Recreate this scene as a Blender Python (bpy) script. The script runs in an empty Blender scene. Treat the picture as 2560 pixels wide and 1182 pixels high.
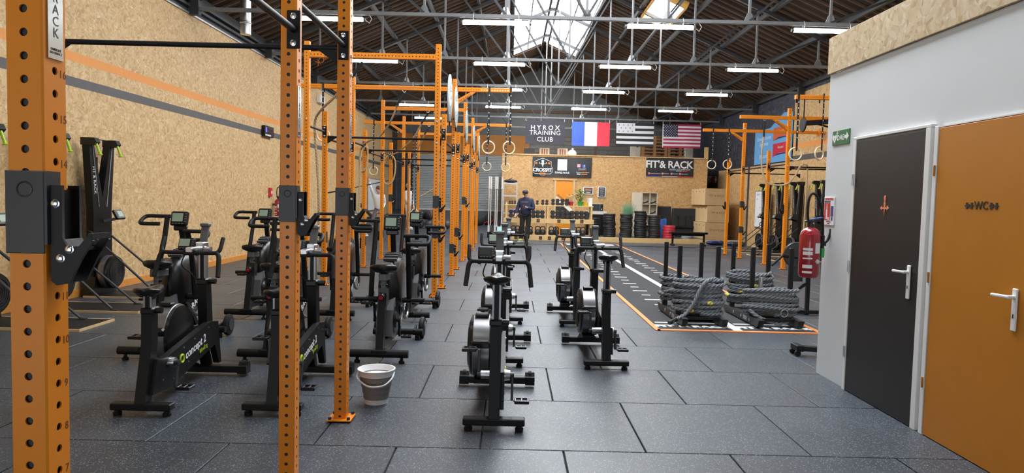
import bpy, math, random
from mathutils import Vector, Matrix
random.seed(7)
PI = math.pi
S = bpy.context.scene
COL = S.collection
# ---------------------------------------------------------------- camera (24 mm phone lens, eye height 1.5 m)
def unit(v): v = Vector(v); v.normalize(); return v
FPX, CAMH, VPX, VPY, ROLL = 1707.0, 1.5, 1277.0, 497.0, 0.024
yc = unit((VPX-1280, 591-VPY, FPX))
x0 = Vector((math.cos(ROLL), -math.sin(ROLL), 0)); xc = unit(x0 - yc*x0.dot(yc)); zc = -xc.cross(yc)
Mw = Matrix((xc, yc, zc))
R = Matrix(((Mw[0][0], Mw[0][1], -Mw[0][2]), (Mw[1][0], Mw[1][1], -Mw[1][2]), (Mw[2][0], Mw[2][1], -Mw[2][2]))).to_4x4()
cd = bpy.data.cameras.new('camera'); cam = bpy.data.objects.new('camera', cd); COL.objects.link(cam)
cd.sensor_width = 36; cd.lens = FPX/2560*36; cd.clip_end = 200; cd.clip_start = .02
cam.matrix_world = Matrix.Translation((0, 0, CAMH)) @ R
S.camera = cam
# ---------------------------------------------------------------- world: overcast daylight outside the hall
w = bpy.data.worlds.new('overcast_sky'); S.world = w; w.use_nodes = True
bg = w.node_tree.nodes['Background']; bg.inputs[0].default_value = (.82, .9, 1, 1); bg.inputs[1].default_value = 2.4
S.view_settings.view_transform = 'Standard'; S.view_settings.look = 'None'
S.view_settings.exposure = 0.55; S.view_settings.gamma = 1; S.view_settings.use_curve_mapping = False
LED_STRENGTH, SKY_STRENGTH = 34.0, 10.5
S.cycles.max_bounces = 7; S.cycles.diffuse_bounces = 4; S.cycles.caustics_reflective = False; S.cycles.caustics_refractive = False
S.cycles.sample_clamp_indirect = 8

# ---------------------------------------------------------------- materials
MATS = {}
def nt(m): return m.node_tree.nodes, m.node_tree.links
def mk(name, col, rough=.5, metal=0., var=.12, scale=6., bump=0., bscale=60., emit=0., spec=.5, coat=0., trans=0., alpha=1.):
    if name in MATS: return MATS[name]
    m = bpy.data.materials.new(name); m.use_nodes = True; MATS[name] = m
    N, L = nt(m); b = N['Principled BSDF']
    c = (*col, 1) if len(col) == 3 else col
    tc = N.new('ShaderNodeTexCoord')
    nz = N.new('ShaderNodeTexNoise'); nz.inputs['Scale'].default_value = scale; nz.inputs['Detail'].default_value = 3
    L.new(tc.outputs['Object'], nz.inputs['Vector'])
    mx = N.new('ShaderNodeMix'); mx.data_type = 'RGBA'
    mx.inputs[6].default_value = tuple(x*(1-var) for x in c[:3])+(1,); mx.inputs[7].default_value = tuple(min(1, x*(1+var)) for x in c[:3])+(1,)
    L.new(nz.outputs['Fac'], mx.inputs[0]); L.new(mx.outputs[2], b.inputs['Base Color'])
    b.inputs['Roughness'].default_value = rough; b.inputs['Metallic'].default_value = metal
    b.inputs['Specular IOR Level'].default_value = spec; b.inputs['Coat Weight'].default_value = coat
    if trans: b.inputs['Transmission Weight'].default_value = trans
    if emit:
        b.inputs['Emission Color'].default_value = c; b.inputs['Emission Strength'].default_value = emit
    if bump:
        n2 = N.new('ShaderNodeTexNoise'); n2.inputs['Scale'].default_value = bscale; n2.inputs['Detail'].default_value = 4
        L.new(tc.outputs['Object'], n2.inputs['Vector'])
        bp = N.new('ShaderNodeBump'); bp.inputs['Strength'].default_value = bump; bp.inputs['Distance'].default_value = .01
        L.new(n2.outputs['Fac'], bp.inputs['Height']); L.new(bp.outputs[0], b.inputs['Normal'])
    return m
def math_node(N, L, op, a, bb, c=None):
    n = N.new('ShaderNodeMath'); n.operation = op
    for i, v in enumerate((a, bb, c)):
        if v is None: continue
        if hasattr(v, 'is_output'): L.new(v, n.inputs[i])
        else: n.inputs[i].default_value = v
    return n.outputs[0]
def mixc(N, L, fac, a, bb):
    n = N.new('ShaderNodeMix'); n.data_type = 'RGBA'
    for i, v in ((0, fac), (6, a), (7, bb)):
        if hasattr(v, 'is_output'): L.new(v, n.inputs[i])
        elif i == 0: n.inputs[0].default_value = v
        else: n.inputs[i].default_value = (*v, 1)
    return n.outputs[2]
def osb(name, axis, bands=(), tone=(1, 1, 1), flake=1.0, rough=.6, paint=None):
    """pressed strand board: flakes lie in patches of random direction; axis = board normal; bands = painted stripes (z0,z1,colour)"""
    m = bpy.data.materials.new(name); m.use_nodes = True; MATS[name] = m
    N, L = nt(m); b = N['Principled BSDF']
    geo = N.new('ShaderNodeNewGeometry'); P = geo.outputs['Position']
    v1 = N.new('ShaderNodeTexVoronoi'); v1.inputs['Scale'].default_value = 9*flake; L.new(P, v1.inputs['Vector'])
    sx = N.new('ShaderNodeSeparateColor'); L.new(v1.outputs['Color'], sx.inputs[0])
    cols = []
    for k, (src, sc) in enumerate(((sx.outputs[0], 24*flake), (sx.outputs[1], 30*flake))):
        vr = N.new('ShaderNodeVectorRotate'); vr.rotation_type = 'AXIS_ANGLE'; vr.inputs['Axis'].default_value = axis
        L.new(P, vr.inputs['Vector']); L.new(math_node(N, L, 'MULTIPLY', src, 6.2831), vr.inputs['Angle'])
        mp = N.new('ShaderNodeMapping')
        mp.inputs['Scale'].default_value = (1, 1, .22) if axis != (0, 0, 1) else (1, .22, 1)
        L.new(vr.outputs[0], mp.inputs['Vector'])
        v2 = N.new('ShaderNodeTexVoronoi'); v2.inputs['Scale'].default_value = sc; L.new(mp.outputs[0], v2.inputs['Vector'])
        s2 = N.new('ShaderNodeSeparateColor'); L.new(v2.outputs['Color'], s2.inputs[0]); cols.append(s2.outputs[k])
    avg = math_node(N, L, 'MULTIPLY_ADD', cols[0], .6, math_node(N, L, 'MULTIPLY', cols[1], .4))
    cr = N.new('ShaderNodeValToRGB'); L.new(avg, cr.inputs[0])
    e = cr.color_ramp.elements
    pal = [(0, (.46, .28, .115)), (.3, (.60, .39, .18)), (.5, (.66, .45, .225)), (.8, (.72, .52, .28)), (1, (.82, .66, .41))] if not paint else \
          [(0, tuple(x*.3 for x in paint)), (.45, paint), (.7, tuple(x*1.5 for x in paint)), (1, tuple(min(1, x*3.2) for x in paint))]
    e[0].position, e[0].color = pal[0][0], (*[pal[0][1][i]*tone[i] for i in range(3)], 1)
    e[1].position, e[1].color = pal[-1][0], (*[pal[-1][1][i]*tone[i] for i in range(3)], 1)
    for p, c in pal[1:-1]:
        q = e.new(p); q.color = (*[c[i]*tone[i] for i in range(3)], 1)
    out = cr.outputs[0]
    if bands:
        sp = N.new('ShaderNodeSeparateXYZ'); L.new(P, sp.inputs[0])
        for z0, z1, c in bands:
            f = math_node(N, L, 'MULTIPLY', math_node(N, L, 'GREATER_THAN', sp.outputs[2], z0), math_node(N, L, 'LESS_THAN', sp.outputs[2], z1))
            out = mixc(N, L, math_node(N, L, 'MULTIPLY', f, .93), out, c)
    L.new(out, b.inputs['Base Color']); b.inputs['Roughness'].default_value = rough
    bp = N.new('ShaderNodeBump'); bp.inputs['Strength'].default_value = .25 if not paint else .9; bp.inputs['Distance'].default_value = .004 if not paint else .012
    L.new(avg, bp.inputs['Height']); L.new(bp.outputs[0], b.inputs['Normal'])
    return m
def rubber(name, base, fleck, amount=.12, fsc=150., rough=.52):
    m = bpy.data.materials.new(name); m.use_nodes = True; MATS[name] = m
    N, L = nt(m); b = N['Principled BSDF']; geo = N.new('ShaderNodeNewGeometry'); P = geo.outputs['Position']
    v = N.new('ShaderNodeTexVoronoi'); v.inputs['Scale'].default_value = fsc; v.inputs['Randomness'].default_value = 1; L.new(P, v.inputs['Vector'])
    s = N.new('ShaderNodeSeparateColor'); L.new(v.outputs['Color'], s.inputs[0])
    near = math_node(N, L, 'LESS_THAN', v.outputs['Distance'], .5)
    f = math_node(N, L, 'MULTIPLY', math_node(N, L, 'LESS_THAN', s.outputs[0], amount), near)
    nz = N.new('ShaderNodeTexNoise'); nz.inputs['Scale'].default_value = 1.3; nz.inputs['Detail'].default_value = 5; L.new(P, nz.inputs['Vector'])
    oi = N.new('ShaderNodeObjectInfo')
    tone = math_node(N, L, 'MULTIPLY_ADD', oi.outputs['Random'], .35, math_node(N, L, 'MULTIPLY_ADD', nz.outputs['Fac'], .5, .55))
    vm = N.new('ShaderNodeVectorMath'); vm.operation = 'SCALE'; vm.inputs[0].default_value = base; L.new(tone, vm.inputs['Scale'])
    L.new(mixc(N, L, f, vm.outputs[0], fleck), b.inputs['Base Color'])
    L.new(math_node(N, L, 'MULTIPLY_ADD', nz.outputs['Fac'], .2, rough-.1), b.inputs['Roughness'])
    n2 = N.new('ShaderNodeTexNoise'); n2.inputs['Scale'].default_value = 220; L.new(P, n2.inputs['Vector'])
    bp = N.new('ShaderNodeBump'); bp.inputs['Strength'].default_value = .25; bp.inputs['Distance'].default_value = .003
    L.new(n2.outputs['Fac'], bp.inputs['Height']); L.new(bp.outputs[0], b.inputs['Normal'])
    return m
ORANGE = (.80, .25, .010)
M_orange = mk('orange_powder_coat', ORANGE, .34, var=.06, spec=.4)
M_black = mk('black_powder_coat', (.007, .007, .0075), .45, var=.2, spec=.28)
M_satin = mk('satin_black_plastic', (.008, .008, .0085), .3, var=.2, spec=.45)
M_rubberb = mk('black_rubber', (.008, .008, .008), .6, var=.2, spec=.35, bump=.15, bscale=150)
M_grey = mk('grey_plastic', (.11, .115, .12), .4)
M_dgrey = mk('dark_grey_metal', (.028, .029, .031), .4)
M_alu = mk('dull_aluminium', (.36, .36, .37), .38, metal=.85)
M_bar = mk('bright_chrome_bar', (.86, .87, .88), .25, metal=.35)
M_steel = mk('brushed_steel', (.62, .62, .63), .3, metal=1.)
M_chrome = mk('bolt_zinc', (.75, .75, .74), .22, metal=1.)
M_galv = mk('galvanised_steel', (.55, .56, .57), .42, metal=.8)
M_truss = mk('grey_truss_paint', (.17, .175, .18), .5, var=.25, scale=4)
M_trussd = mk('dark_truss_paint', (.035, .036, .04), .5, var=.3, scale=4)
M_white = mk('white_paint', (.84, .85, .86), .55, var=.03)
M_wallw = mk('grey_white_wall', (.655, .69, .715), .6, var=.03, scale=2, bump=.04, bscale=40)
M_frame = mk('white_door_frame', (.78, .785, .78), .45, var=.05)
M_doork = mk('black_door_skin', (.013, .012, .0135), .45, var=.1, bump=.06, bscale=300)
M_dooro = mk('orange_door_skin', (.50, .185, .008), .45, var=.06, bump=.06, bscale=300)
M_wood = mk('pine_timber', (.68, .46, .20), .6, var=.18, scale=5)
M_ply = mk('birch_plywood', (.66, .46, .24), .55, var=.12, scale=7)
M_plyd = mk('plywood_face', (.50, .33, .16), .55, var=.15, scale=5)
M_pallet = mk('pallet_wood', (.36, .19, .085), .7, var=.3, scale=9)
M_red = mk('extinguisher_red', (.33, .010, .018), .22, var=.05, coat=.4)
M_redp = mk('red_plastic', (.62, .03, .04), .4)
M_hemp = mk('hemp_rope', (.52, .38, .22), .8, var=.3, scale=30)
M_grope = mk('grey_battle_rope', (.15, .165, .18), .62, var=.3, scale=25)
M_yellow = mk('yellow_tape', (.85, .72, .03), .5)
M_lime = mk('lime_plastic', (.42, .62, .02), .4)
M_ringw = mk('birch_ring', (.80, .66, .42), .4)
M_strap = mk('black_webbing', (.018, .018, .02), .75)
M_lcd = mk('lcd_green', (.24, .31, .24), .25, emit=.12)
M_lcdd = mk('lcd_dark', (.02, .032, .03), .4)
M_lcdt = mk('lcd_teal', (.35, .62, .6), .25, emit=.25)
M_led = mk('led_tube_glow', (1, 1, 1), .4, emit=LED_STRENGTH)
MATS['led_tube_glow'].node_tree.nodes['Principled BSDF'].inputs['Emission Color'].default_value = (.97, 1, .97, 1)
M_iron = mk('black_iron', (.02, .02, .022), .45, var=.25)
M_txtw = mk('white_print', (.82, .82, .82), .5, var=.02)
M_txto = mk('orange_print', (.85, .22, .02), .5, var=.02)
M_txtk = mk('black_print', (.02, .02, .02), .5, var=.02)
M_skin = mk('skin', (.62, .36, .26), .5, var=.06)
# ---------------------------------------------------------------- mesh builder
def frame_of(d):
    d = d.normalized(); up = Vector((0, 0, 1)) if abs(d.z) < .95 else Vector((0, 1, 0))
    a = d.cross(up).normalized(); return a, a.cross(d).normalized()
class MB:
    def __init__(s): s.v = []; s.f = []; s.m = []; s.k = 0
    def add(s, vs, fs):
        o = len(s.v); s.v += [tuple(v) for v in vs]
        for f in fs: s.f.append(tuple(i+o for i in f)); s.m.append(s.k)
        return s
    def mat(s, k): s.k = k; return s
    def box(s, c, d, rot=None, bev=0):
        hx, hy, hz = d[0]/2, d[1]/2, d[2]/2
        if bev <= 0 or bev > min(hx, hy, hz)*.99:
            V = [(x, y, z) for z in (-hz, hz) for y in (-hy, hy) for x in (-hx, hx)]
            F = [(0, 2, 3, 1), (4, 5, 7, 6), (0, 1, 5, 4), (2, 6, 7, 3), (0, 4, 6, 2), (1, 3, 7, 5)]
        else:
            V = []; ix = {}
            for sx in (-1, 1):
                for sy in (-1, 1):
                    for sz in (-1, 1):
                        for a in range(3):
                            p = [sx*hx, sy*hy, sz*hz]
                            for q in range(3):
                                if q != a: p[q] -= (sx, sy, sz)[q]*bev
                            ix[(sx, sy, sz, a)] = len(V); V.append(tuple(p))
            F = []
            for a in range(3):
                b, c2 = (a+1) % 3, (a+2) % 3
                for sa in (-1, 1):
                    q = []
                    for sb, sc in ((-1, -1), (1, -1), (1, 1), (-1, 1)):
                        t = [0, 0, 0]; t[a] = sa; t[b] = sb; t[c2] = sc; q.append(ix[(*t, a)])
                    F.append(tuple(q if sa > 0 else q[::-1]))
                for sb in (-1, 1):
                    for sc in (-1, 1):
                        t0 = [0, 0, 0]; t1 = [0, 0, 0]; t0[a], t1[a] = -1, 1
                        for t in (t0, t1): t[b] = sb; t[c2] = sc
                        q = [ix[(*t0, b)], ix[(*t1, b)], ix[(*t1, c2)], ix[(*t0, c2)]]
                        F.append(tuple(q if sb*sc > 0 else q[::-1]))
            for sx in (-1, 1):
                for sy in (-1, 1):
                    for sz in (-1, 1):
                        q = [ix[(sx, sy, sz, a)] for a in range(3)]
                        F.append(tuple(q if sx*sy*sz > 0 else q[::-1]))
        c = Vector(c)
        if rot is not None:
            Rm = rot if isinstance(rot, Matrix) else Matrix.Rotation(rot, 3, 'Z'); V = [Rm @ Vector(v) + c for v in V]
        else: V = [Vector(v)+c for v in V]
        return s.add(V, F)
    def bar(s, p0, p1, wd, ht, bev=0):
        """box from p0 to p1; wd across horizontally, ht the other way"""
        p0, p1 = Vector(p0), Vector(p1); d = p1-p0; a, b = frame_of(d)
        Rm = Matrix((a, d.normalized(), b)).transposed()
        return s.box((p0+p1)/2, (wd, d.length, ht), Rm, bev)
    def cyl(s, p0, p1, r0, r1=None, n=12, cap=True):
        p0, p1 = Vector(p0), Vector(p1); r1 = r0 if r1 is None else r1; a, b = frame_of(p1-p0)
        V = []
        for p, r in ((p0, r0), (p1, r1)):
            for i in range(n):
                t = 2*PI*i/n; V.append(p+a*(r*math.cos(t))+b*(r*math.sin(t)))
        F = [(i, (i+1) % n, n+(i+1) % n, n+i) for i in range(n)]
        if cap: F += [tuple(range(n))[::-1], tuple(range(n, 2*n))]
        return s.add(V, F)
    def tube(s, pts, r, n=8, closed=False, cap=True, lobes=0, twist=0., depth=.0):
        P = [Vector(p) for p in pts]; m = len(P); rr = r if hasattr(r, '__len__') else [r]*m
        V = []; a = None; ang = 0
        for i, p in enumerate(P):
            d = (P[(i+1) % m]-P[i-1]) if closed else (P[min(i+1, m-1)]-P[max(i-1, 0)])
            d = d.normalized() if d.length > 1e-9 else Vector((0, 0, 1))
            if a is None: a, _ = frame_of(d)
            a = (a-d*a.dot(d)).normalized(); b = a.cross(d)
            if i: ang += twist*(P[i]-P[i-1]).length
            for k in range(n):
                t = 2*PI*k/n; q = rr[i]*(1-depth+1.35*depth*abs(math.cos(lobes/2*t))) if lobes else rr[i]
                t += ang
                V.append(p+a*(q*math.cos(t))+b*(q*math.sin(t)))
        F = []
        for i in range(m if closed else m-1):
            j = (i+1) % m
            for k in range(n):
                k2 = (k+1) % n; F.append((i*n+k2, i*n+k, j*n+k, j*n+k2))
        if cap and not closed: F += [tuple(range(n)), tuple(range((m-1)*n, m*n))[::-1]]
        return s.add(V, F)
    def lathe(s, prof, c=(0, 0, 0), axis='Z', n=24):
        V = []; F = []
        for r, z in prof:
            for i in range(n):
                t = 2*PI*i/n; x, y = r*math.cos(t), r*math.sin(t)
                V.append({'Z': (x, y, z), 'X': (z, x, y), 'Y': (x, -z, y)}[axis] if axis != 'Y' else (x, z, -y))
        for j in range(len(prof)-1):
            for i in range(n):
                k = (i+1) % n; F.append((j*n+i, j*n+k, (j+1)*n+k, (j+1)*n+i))
        if prof[0][0] > 1e-6: F.append(tuple(range(n))[::-1])
        if prof[-1][0] > 1e-6: F.append(tuple(range((len(prof)-1)*n, len(prof)*n)))
        c = Vector(c); return s.add([Vector(v)+c for v in V], F)
    def ext(s, poly, t0, t1, plane='YZ'):
        """extrude a 2-D outline; plane YZ runs along X, XZ along Y, XY along Z"""
        f = {'YZ': lambda u, v, t: (t, u, v), 'XZ': lambda u, v, t: (u, t, v), 'XY': lambda u, v, t: (u, v, t)}[plane]
        A = sum(poly[i][0]*poly[(i+1) % len(poly)][1]-poly[(i+1) % len(poly)][0]*poly[i][1] for i in range(len(poly)))
        if (A < 0) != (plane == 'XZ'): poly = poly[::-1]
        n = len(poly)
        V = [f(u, v, t0) for u, v in poly]+[f(u, v, t1) for u, v in poly]
        F = [tuple(range(n))[::-1], tuple(range(n, 2*n))]+[(i, (i+1) % n, n+(i+1) % n, n+i) for i in range(n)]
        return s.add(V, F)
    def ell(s, c, r, nu=14, nv=8, rot=None):
        V = []; F = []
        for j in range(nv+1):
            ph = PI*j/nv-PI/2
            for i in range(nu):
                t = 2*PI*i/nu; V.append(Vector((r[0]*math.cos(ph)*math.cos(t), r[1]*math.cos(ph)*math.sin(t), r[2]*math.sin(ph))))
        for j in range(nv):
            for i in range(nu):
                k = (i+1) % nu; F.append((j*nu+i, j*nu+k, (j+1)*nu+k, (j+1)*nu+i))
        c = Vector(c); return s.add([(rot @ v if rot else v)+c for v in V], F)
    def torus(s, c, R0, r, axis='Y', n=28, k=8):
        pts = []
        for i in range(n):
            t = 2*PI*i/n; u, v = R0*math.cos(t), R0*math.sin(t)
            pts.append(Vector(c)+Vector({'Y': (u, 0, v), 'X': (0, u, v), 'Z': (u, v, 0)}[axis]))
        return s.tube(pts, r, k, closed=True)
    def xf(s, M): s.v = [tuple(M @ Vector(v)) for v in s.v]; return s
    def mesh(s, name, mats, sharp=38):
        me = bpy.data.meshes.new(name); me.from_pydata(s.v, [], s.f)
        for m in (mats if isinstance(mats, (list, tuple)) else [mats]): me.materials.append(m)
        if any(s.m): me.polygons.foreach_set('material_index', s.m)
        me.polygons.foreach_set('use_smooth', [True]*len(s.f)); me.set_sharp_from_angle(angle=math.radians(sharp)); me.update()
        return me
def link(name, data, parent=None, loc=(0, 0, 0), rot=(0, 0, 0)):
    o = bpy.data.objects.new(name, data); COL.objects.link(o)
    if parent is not None: o.parent = parent
    o.location = loc; o.rotation_euler = rot; return o
def P(name, mb, mats, parent=None, loc=(0, 0, 0), rot=(0, 0, 0), label=None, sharp=38):
    o = link(name, mb.mesh(name, mats, sharp), parent, loc, rot)
    if label: o['label'] = label
    return o
def tag(o, label, cat, group=None):
    o['label'] = label; o['category'] = cat
    if group: o['group'] = group
    return o
def T(name, label, cat, loc=(0, 0, 0), rz=0., group=None):
    o = link(name, None, None, loc, (0, 0, rz)); o.empty_display_size = .1; return tag(o, label, cat, group)
def ST(name, mb, mats, parent=None, loc=(0, 0, 0), rot=(0, 0, 0)):
    o = P(name, mb, mats, parent, loc, rot)
    if parent is None: o['kind'] = 'structure'
    return o
def dup(root, loc, rz=None, label=None, rot=None):
    def cp(o, par):
        c = o.copy(); COL.objects.link(c)
        if par is not None: c.parent = par
        for ch in kids.get(o.name, ()): cp(ch, c)
        return c
    kids = {}
    def walk(o):
        for ch in o.children: kids.setdefault(o.name, []).append(ch); walk(ch)
    walk(root)
    r = cp(root, None); r.location = loc
    if rz is not None: r.rotation_euler = (0, 0, rz)
    if rot is not None: r.rotation_euler = rot
    if label: r['label'] = label
    return r
def text_mesh(txt, size, mat, ext=.001, bold=0., align='CENTER', spacing=1., shear=0.):
    c = bpy.data.curves.new('lettering', 'FONT'); c.body = txt; c.size = size; c.extrude = ext; c.align_x = align; c.align_y = 'CENTER'
    c.offset = bold; c.space_character = spacing; c.resolution_u = 2; c.shear = shear
    o = bpy.data.objects.new('lettering', c); me = bpy.data.meshes.new_from_object(o)
    bpy.data.objects.remove(o); bpy.data.curves.remove(c)
    me.materials.clear(); me.materials.append(mat); return me
def TXT(txt, size, mat, parent, loc, rot, name='lettering', **k):
    return link(name, text_mesh(txt, size, mat, **k), parent, loc, rot)
ORD = ['first', 'second', 'third', 'fourth', 'fifth', 'sixth', 'seventh', 'eighth', 'ninth', 'tenth', 'eleventh', 'twelfth', 'thirteenth', 'fourteenth']
# text standing: facing -Y (towards the camera): rot (90,0,0); facing +X: (90,0,90); facing -X: (90,0,-90)
FACE_CAM, FACE_R, FACE_L = (PI/2, 0, 0), (PI/2, 0, PI/2), (PI/2, 0, -PI/2)
# ================================================================ THE SETTING
XL, XR, YB = -6.0, 8.65, 36.0          # hall side walls and the far gable
XC, EAVE, PITCH = (XL+XR)/2, 4.95, .44
M_osbL = osb('osb_left_wall', (1, 0, 0), bands=((3.225, 3.355, (.86, .33, .07)), (2.885, 3.015, (.075, .085, .10))), tone=(1.03, 1.02, 1.0), flake=1.25)
M_osbR = osb('osb_right_wall', (1, 0, 0), bands=((3.22, 3.38, (.86, .33, .07)), (2.86, 3.02, (.06, .065, .08))), tone=(.97, .9, .8), flake=.9)
M_osbB = osb('osb_back_partition', (0, 1, 0), tone=(.92, .80, .66), flake=1.25)
M_osbT = osb('osb_top_board', (1, 0, 0), tone=(.84, .94, 1.12), flake=1.35)
M_osbK = osb('navy_painted_osb', (1, 0, 0), paint=(.030, .035, .052), flake=.9, rough=.55)
M_tile = rubber('rubber_floor_tile', (.043, .053, .066), (.27, .29, .32), amount=.11, fsc=170, rough=.42)
M_sub = mk('floor_joint_black', (.012, .012, .012), .8)
M_turf = rubber('black_turf', (.020, .021, .023), (.10, .10, .11), amount=.16, fsc=260, rough=.9)
M_conc = mk('concrete_block', (.30, .30, .295), .85, var=.15, scale=5, bump=.3, bscale=40)
M_mortar = mk('mortar', (.42, .42, .41), .9)
M_clad = mk('grey_blue_cladding', (.24, .27, .29), .5, var=.1, scale=2)
M_shutter = mk('roller_shutter_grey', (.56, .60, .61), .4, var=.06)
M_darkw = mk('dark_steel_wall', (.055, .062, .075), .6, var=.2, scale=2)
M_roof = mk('old_brown_corrugated_roof', (.052, .036, .028), .75, var=.5, scale=1.2)
M_sky = mk('daylight_sheet', (.93, .96, 1.0), .5, emit=SKY_STRENGTH, var=.02)
M_track_w = mk('white_turf_paint', (.72, .74, .74), .8, var=.08, scale=40)
M_track_o = mk('orange_turf_border', (.74, .25, .07), .7, var=.1, scale=20)

# ---- floor: rubber tiles 1 m x 1 m in half bond
fl = ST('floor', MB().box(((XL+XR)/2, 10.0, -.05), (XR-XL, 26.0, .07)), M_sub)
TP = 1.0; RP = 1.005
tile_me = MB().box((0, 0, -.011), (.9925, .9975, .022), bev=.004).mesh('tile', M_tile, 20)
def in_track(x0, x1, y0, y1): return x0 > 1.78 and x1 < 3.66 and y0 > 8.0 and y1 < 24.0
cells = []
for r in range(-6, 19):
    y0 = 4.02+RP*r; off = .35 if r % 2 else .85
    for c in range(-8, 10):
        x0 = off+c*TP; xa, xb = max(x0, XL), min(x0+TP, XR)
        if xb-xa < .06 or in_track(xa, xb, y0, y0+RP): continue
        yc_ = y0+RP/2
        if yc_ < 1.9: vis = False
        else: vis = abs((xa+xb)/2)/yc_ < .80 and not (xa > 2.9 and yc_ < 6.0+(xa-2.8)*2)
        cells.append((0 if vis else 1, yc_, (xa+xb)/2, xb-xa))
cells.sort()
rest = MB(); n_t = 0
for hid, y, x, wd in cells:
    if not hid and n_t < 296:
        o = link('tile', tile_me, fl, (x, y, 0)); o.scale = (wd/TP, 1, 1); n_t += 1
    else: rest.box((x, y, -.011), (wd-.0075, .9975, .022))
o = P('tile_field', rest, M_tile, fl); o['kind'] = 'stuff'
# ramp rising to the loading door
rp = MB(); RAMP0, RAMPS = 22.9, .0625
rp.ext([(RAMP0, 0), (YB, RAMPS*(YB-RAMP0)), (YB, -.05), (RAMP0, -.05)], XL, -.38)
ST('floor_ramp', rp, M_tile)
ST('floor_back', MB().box(((-.38+XR)/2, (RAMP0+YB)/2, -.03), (XR+.38, YB-RAMP0, .06)), M_tile)
# ---- sprint track
trk = T('sprint_track', 'black turf sprint lane with orange borders and white markings', 'turf track', (0, 0, 0))
TX0, TX1, TXM = 1.76, 3.70, 2.73; TY0, TY1 = 7.95, 23.6
P('turf', MB().box(((TX0+TX1)/2, (TY0+TY1)/2, .004), (TX1-TX0, TY1-TY0, .008)), M_turf, trk)
for x in (TX0, TX1): P('border', MB().box((x, (TY0+TY1)/2, .006), (.06, TY1-TY0+.06, .012)), M_track_o, trk)
P('border', MB().box(((TX0+TX1)/2, TY0, .006), (TX1-TX0, .06, .012)), M_track_o, trk)
P('border', MB().box(((TX0+TX1)/2, TY1, .006), (TX1-TX0, .06, .012)), M_track_o, trk)
P('center_line', MB().box((TXM, (TY0+TY1)/2, .0085), (.105, TY1-TY0-.05, .002)), M_track_w, trk)
for y in (8.44,): 
    for xm in (2.24, 3.22): P('start_line', MB().box((xm, y, .0085), (.82, .05, .002)), M_track_w, trk)
for xm in (2.21, 3.19):
    for k in range(28):
        y = 9.4+.505*k; wd = .235 if k % 2 == 0 else .14
        P('distance_mark', MB().box((xm, y, .0085), (wd, .065, .002)), M_track_w, trk)
for xm in (2.24, 3.22):
    TXT('FIT & RACK', .17, M_track_w, trk, (xm, 8.2, .0095), (0, 0, 0), bold=.012, spacing=1.05)
for y in (22.9,): P('far_panel', MB().box((TXM, 23.2, .0085), (1.6, .5, .002)), M_track_w, trk)

# ---- left wall: strand board sheets on a dark steel wall
wl = ST('wall_left', MB().box((XL-.13, 15, 3.1), (.2, 44, 6.3)), M_darkw)
sheet = MB().box((0, 0, 0), (.022, 1.2492, 2.373), bev=.0006).mesh('osb_panel', M_osbL, 20)
for k in range(32):
    for j in (0, 1): link('osb_panel', sheet, wl, (XL-.011, -5.6+1.25*k+(.62 if j else 0), 1.187+j*2.374))
P('osb_cap_trim', MB().box((XL+.0, 15, 4.765), (.05, 41, .03)), M_galv, wl)
for z, hh, d in ((5.05, .16, .1), (4.9, .05, .06)): P('wall_girt', MB().box((XL+d/2-.02, 15, z), (d, 42, hh)), M_trussd, wl)
ST('baseboard_left', MB().box((XL+.015, 14.6, .05), (.03, 40, .10)), mk('orange_skirting', (.72, .30, .06), .5))
# ---- right wall: navy board above, strand board below
wr = ST('wall_right', MB().box((XR+.13, 20, 3.1), (.2, 34, 6.3)), M_darkw)
shk = MB().box((0, 0, 0), (.02, 1.246, 2.5)).mesh('navy_panel', M_osbK, 20)
shr = MB().box((0, 0, 0), (.022, 1.246, 1.443), bev=.002).mesh('osb_panel', M_osbR, 20)
shh = MB().box((0, 0, 0), (.024, 1.246, 2.2), bev=.002).mesh('osb_panel', M_osbR, 20)
for k in range(20):
    y = 8.0+1.25*k
    for j in (0, 1): link('osb_panel', shr, wr, (XR+.011, y, .722+1.446*j))
    link('navy_panel', shk, wr, (XR+.02, y, 4.15))
    if y < 20.6: link('osb_panel', shh, wr, (XR+.008, y, 3.99-.2))
P('wall_post', MB().box((XR-.02, 24.9, 1.45), (.05, .07, 2.9)), M_darkw, wr)
P('wall_plate', MB().box((XR-.01, 21, 5.2), (.12, 30, .18)), M_trussd, wr)
# ---- far gable: block wall, cladding, roller shutter
gb = ST('wall_back', MB().box((XC, YB+.2, 2.4), (XR-XL, .2, 4.8)), M_mortar)
blk = MB().box((0, 0, 0), (.41, .05, .195), bev=.006).mesh('brick', M_conc, 20)
for r in range(9):
    for c in range(22):
        x = -.1+.425*c+(.21 if r % 2 else 0)
        if x < XR-.25: link('brick', blk, gb, (x, YB+.09, 3.02+.208*r))
clad = MB(); n = 74
for i in range(n):
    xa = XL+(XR-XL)*i/n; wd = (XR-XL)/n; top = EAVE+PITCH*(XR-XC-abs(xa+wd/2-XC))
    clad.box((xa+wd*.4, YB+.18, (5.0+top)/2), (wd*.78, .04, top-4.4)); clad.box((xa+wd*.9, YB+.2, (5.0+top)/2), (wd*.24, .03, top-4.4))
P('cladding', clad, M_clad, gb)
for z in (4.75, 6.1): P('gable_rail', MB().box((XC, YB+.12, z), (XR-XL, .1, .14)), mk('weathered_timber', (.22, .15, .11), .7, var=.3), gb)
P('lintel', MB().box((-2.55, YB+.02, 4.28), (6.9, .2, 1.05)), mk('orange_steel_lintel', (.62, .24, .03), .5, var=.2, scale=3), gb)
P('side_panel', MB().box((-5.6, YB+.05, 2.4), (.8, .1, 4.8)), M_darkw, gb)
sh = MB(); zz = .86
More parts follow.
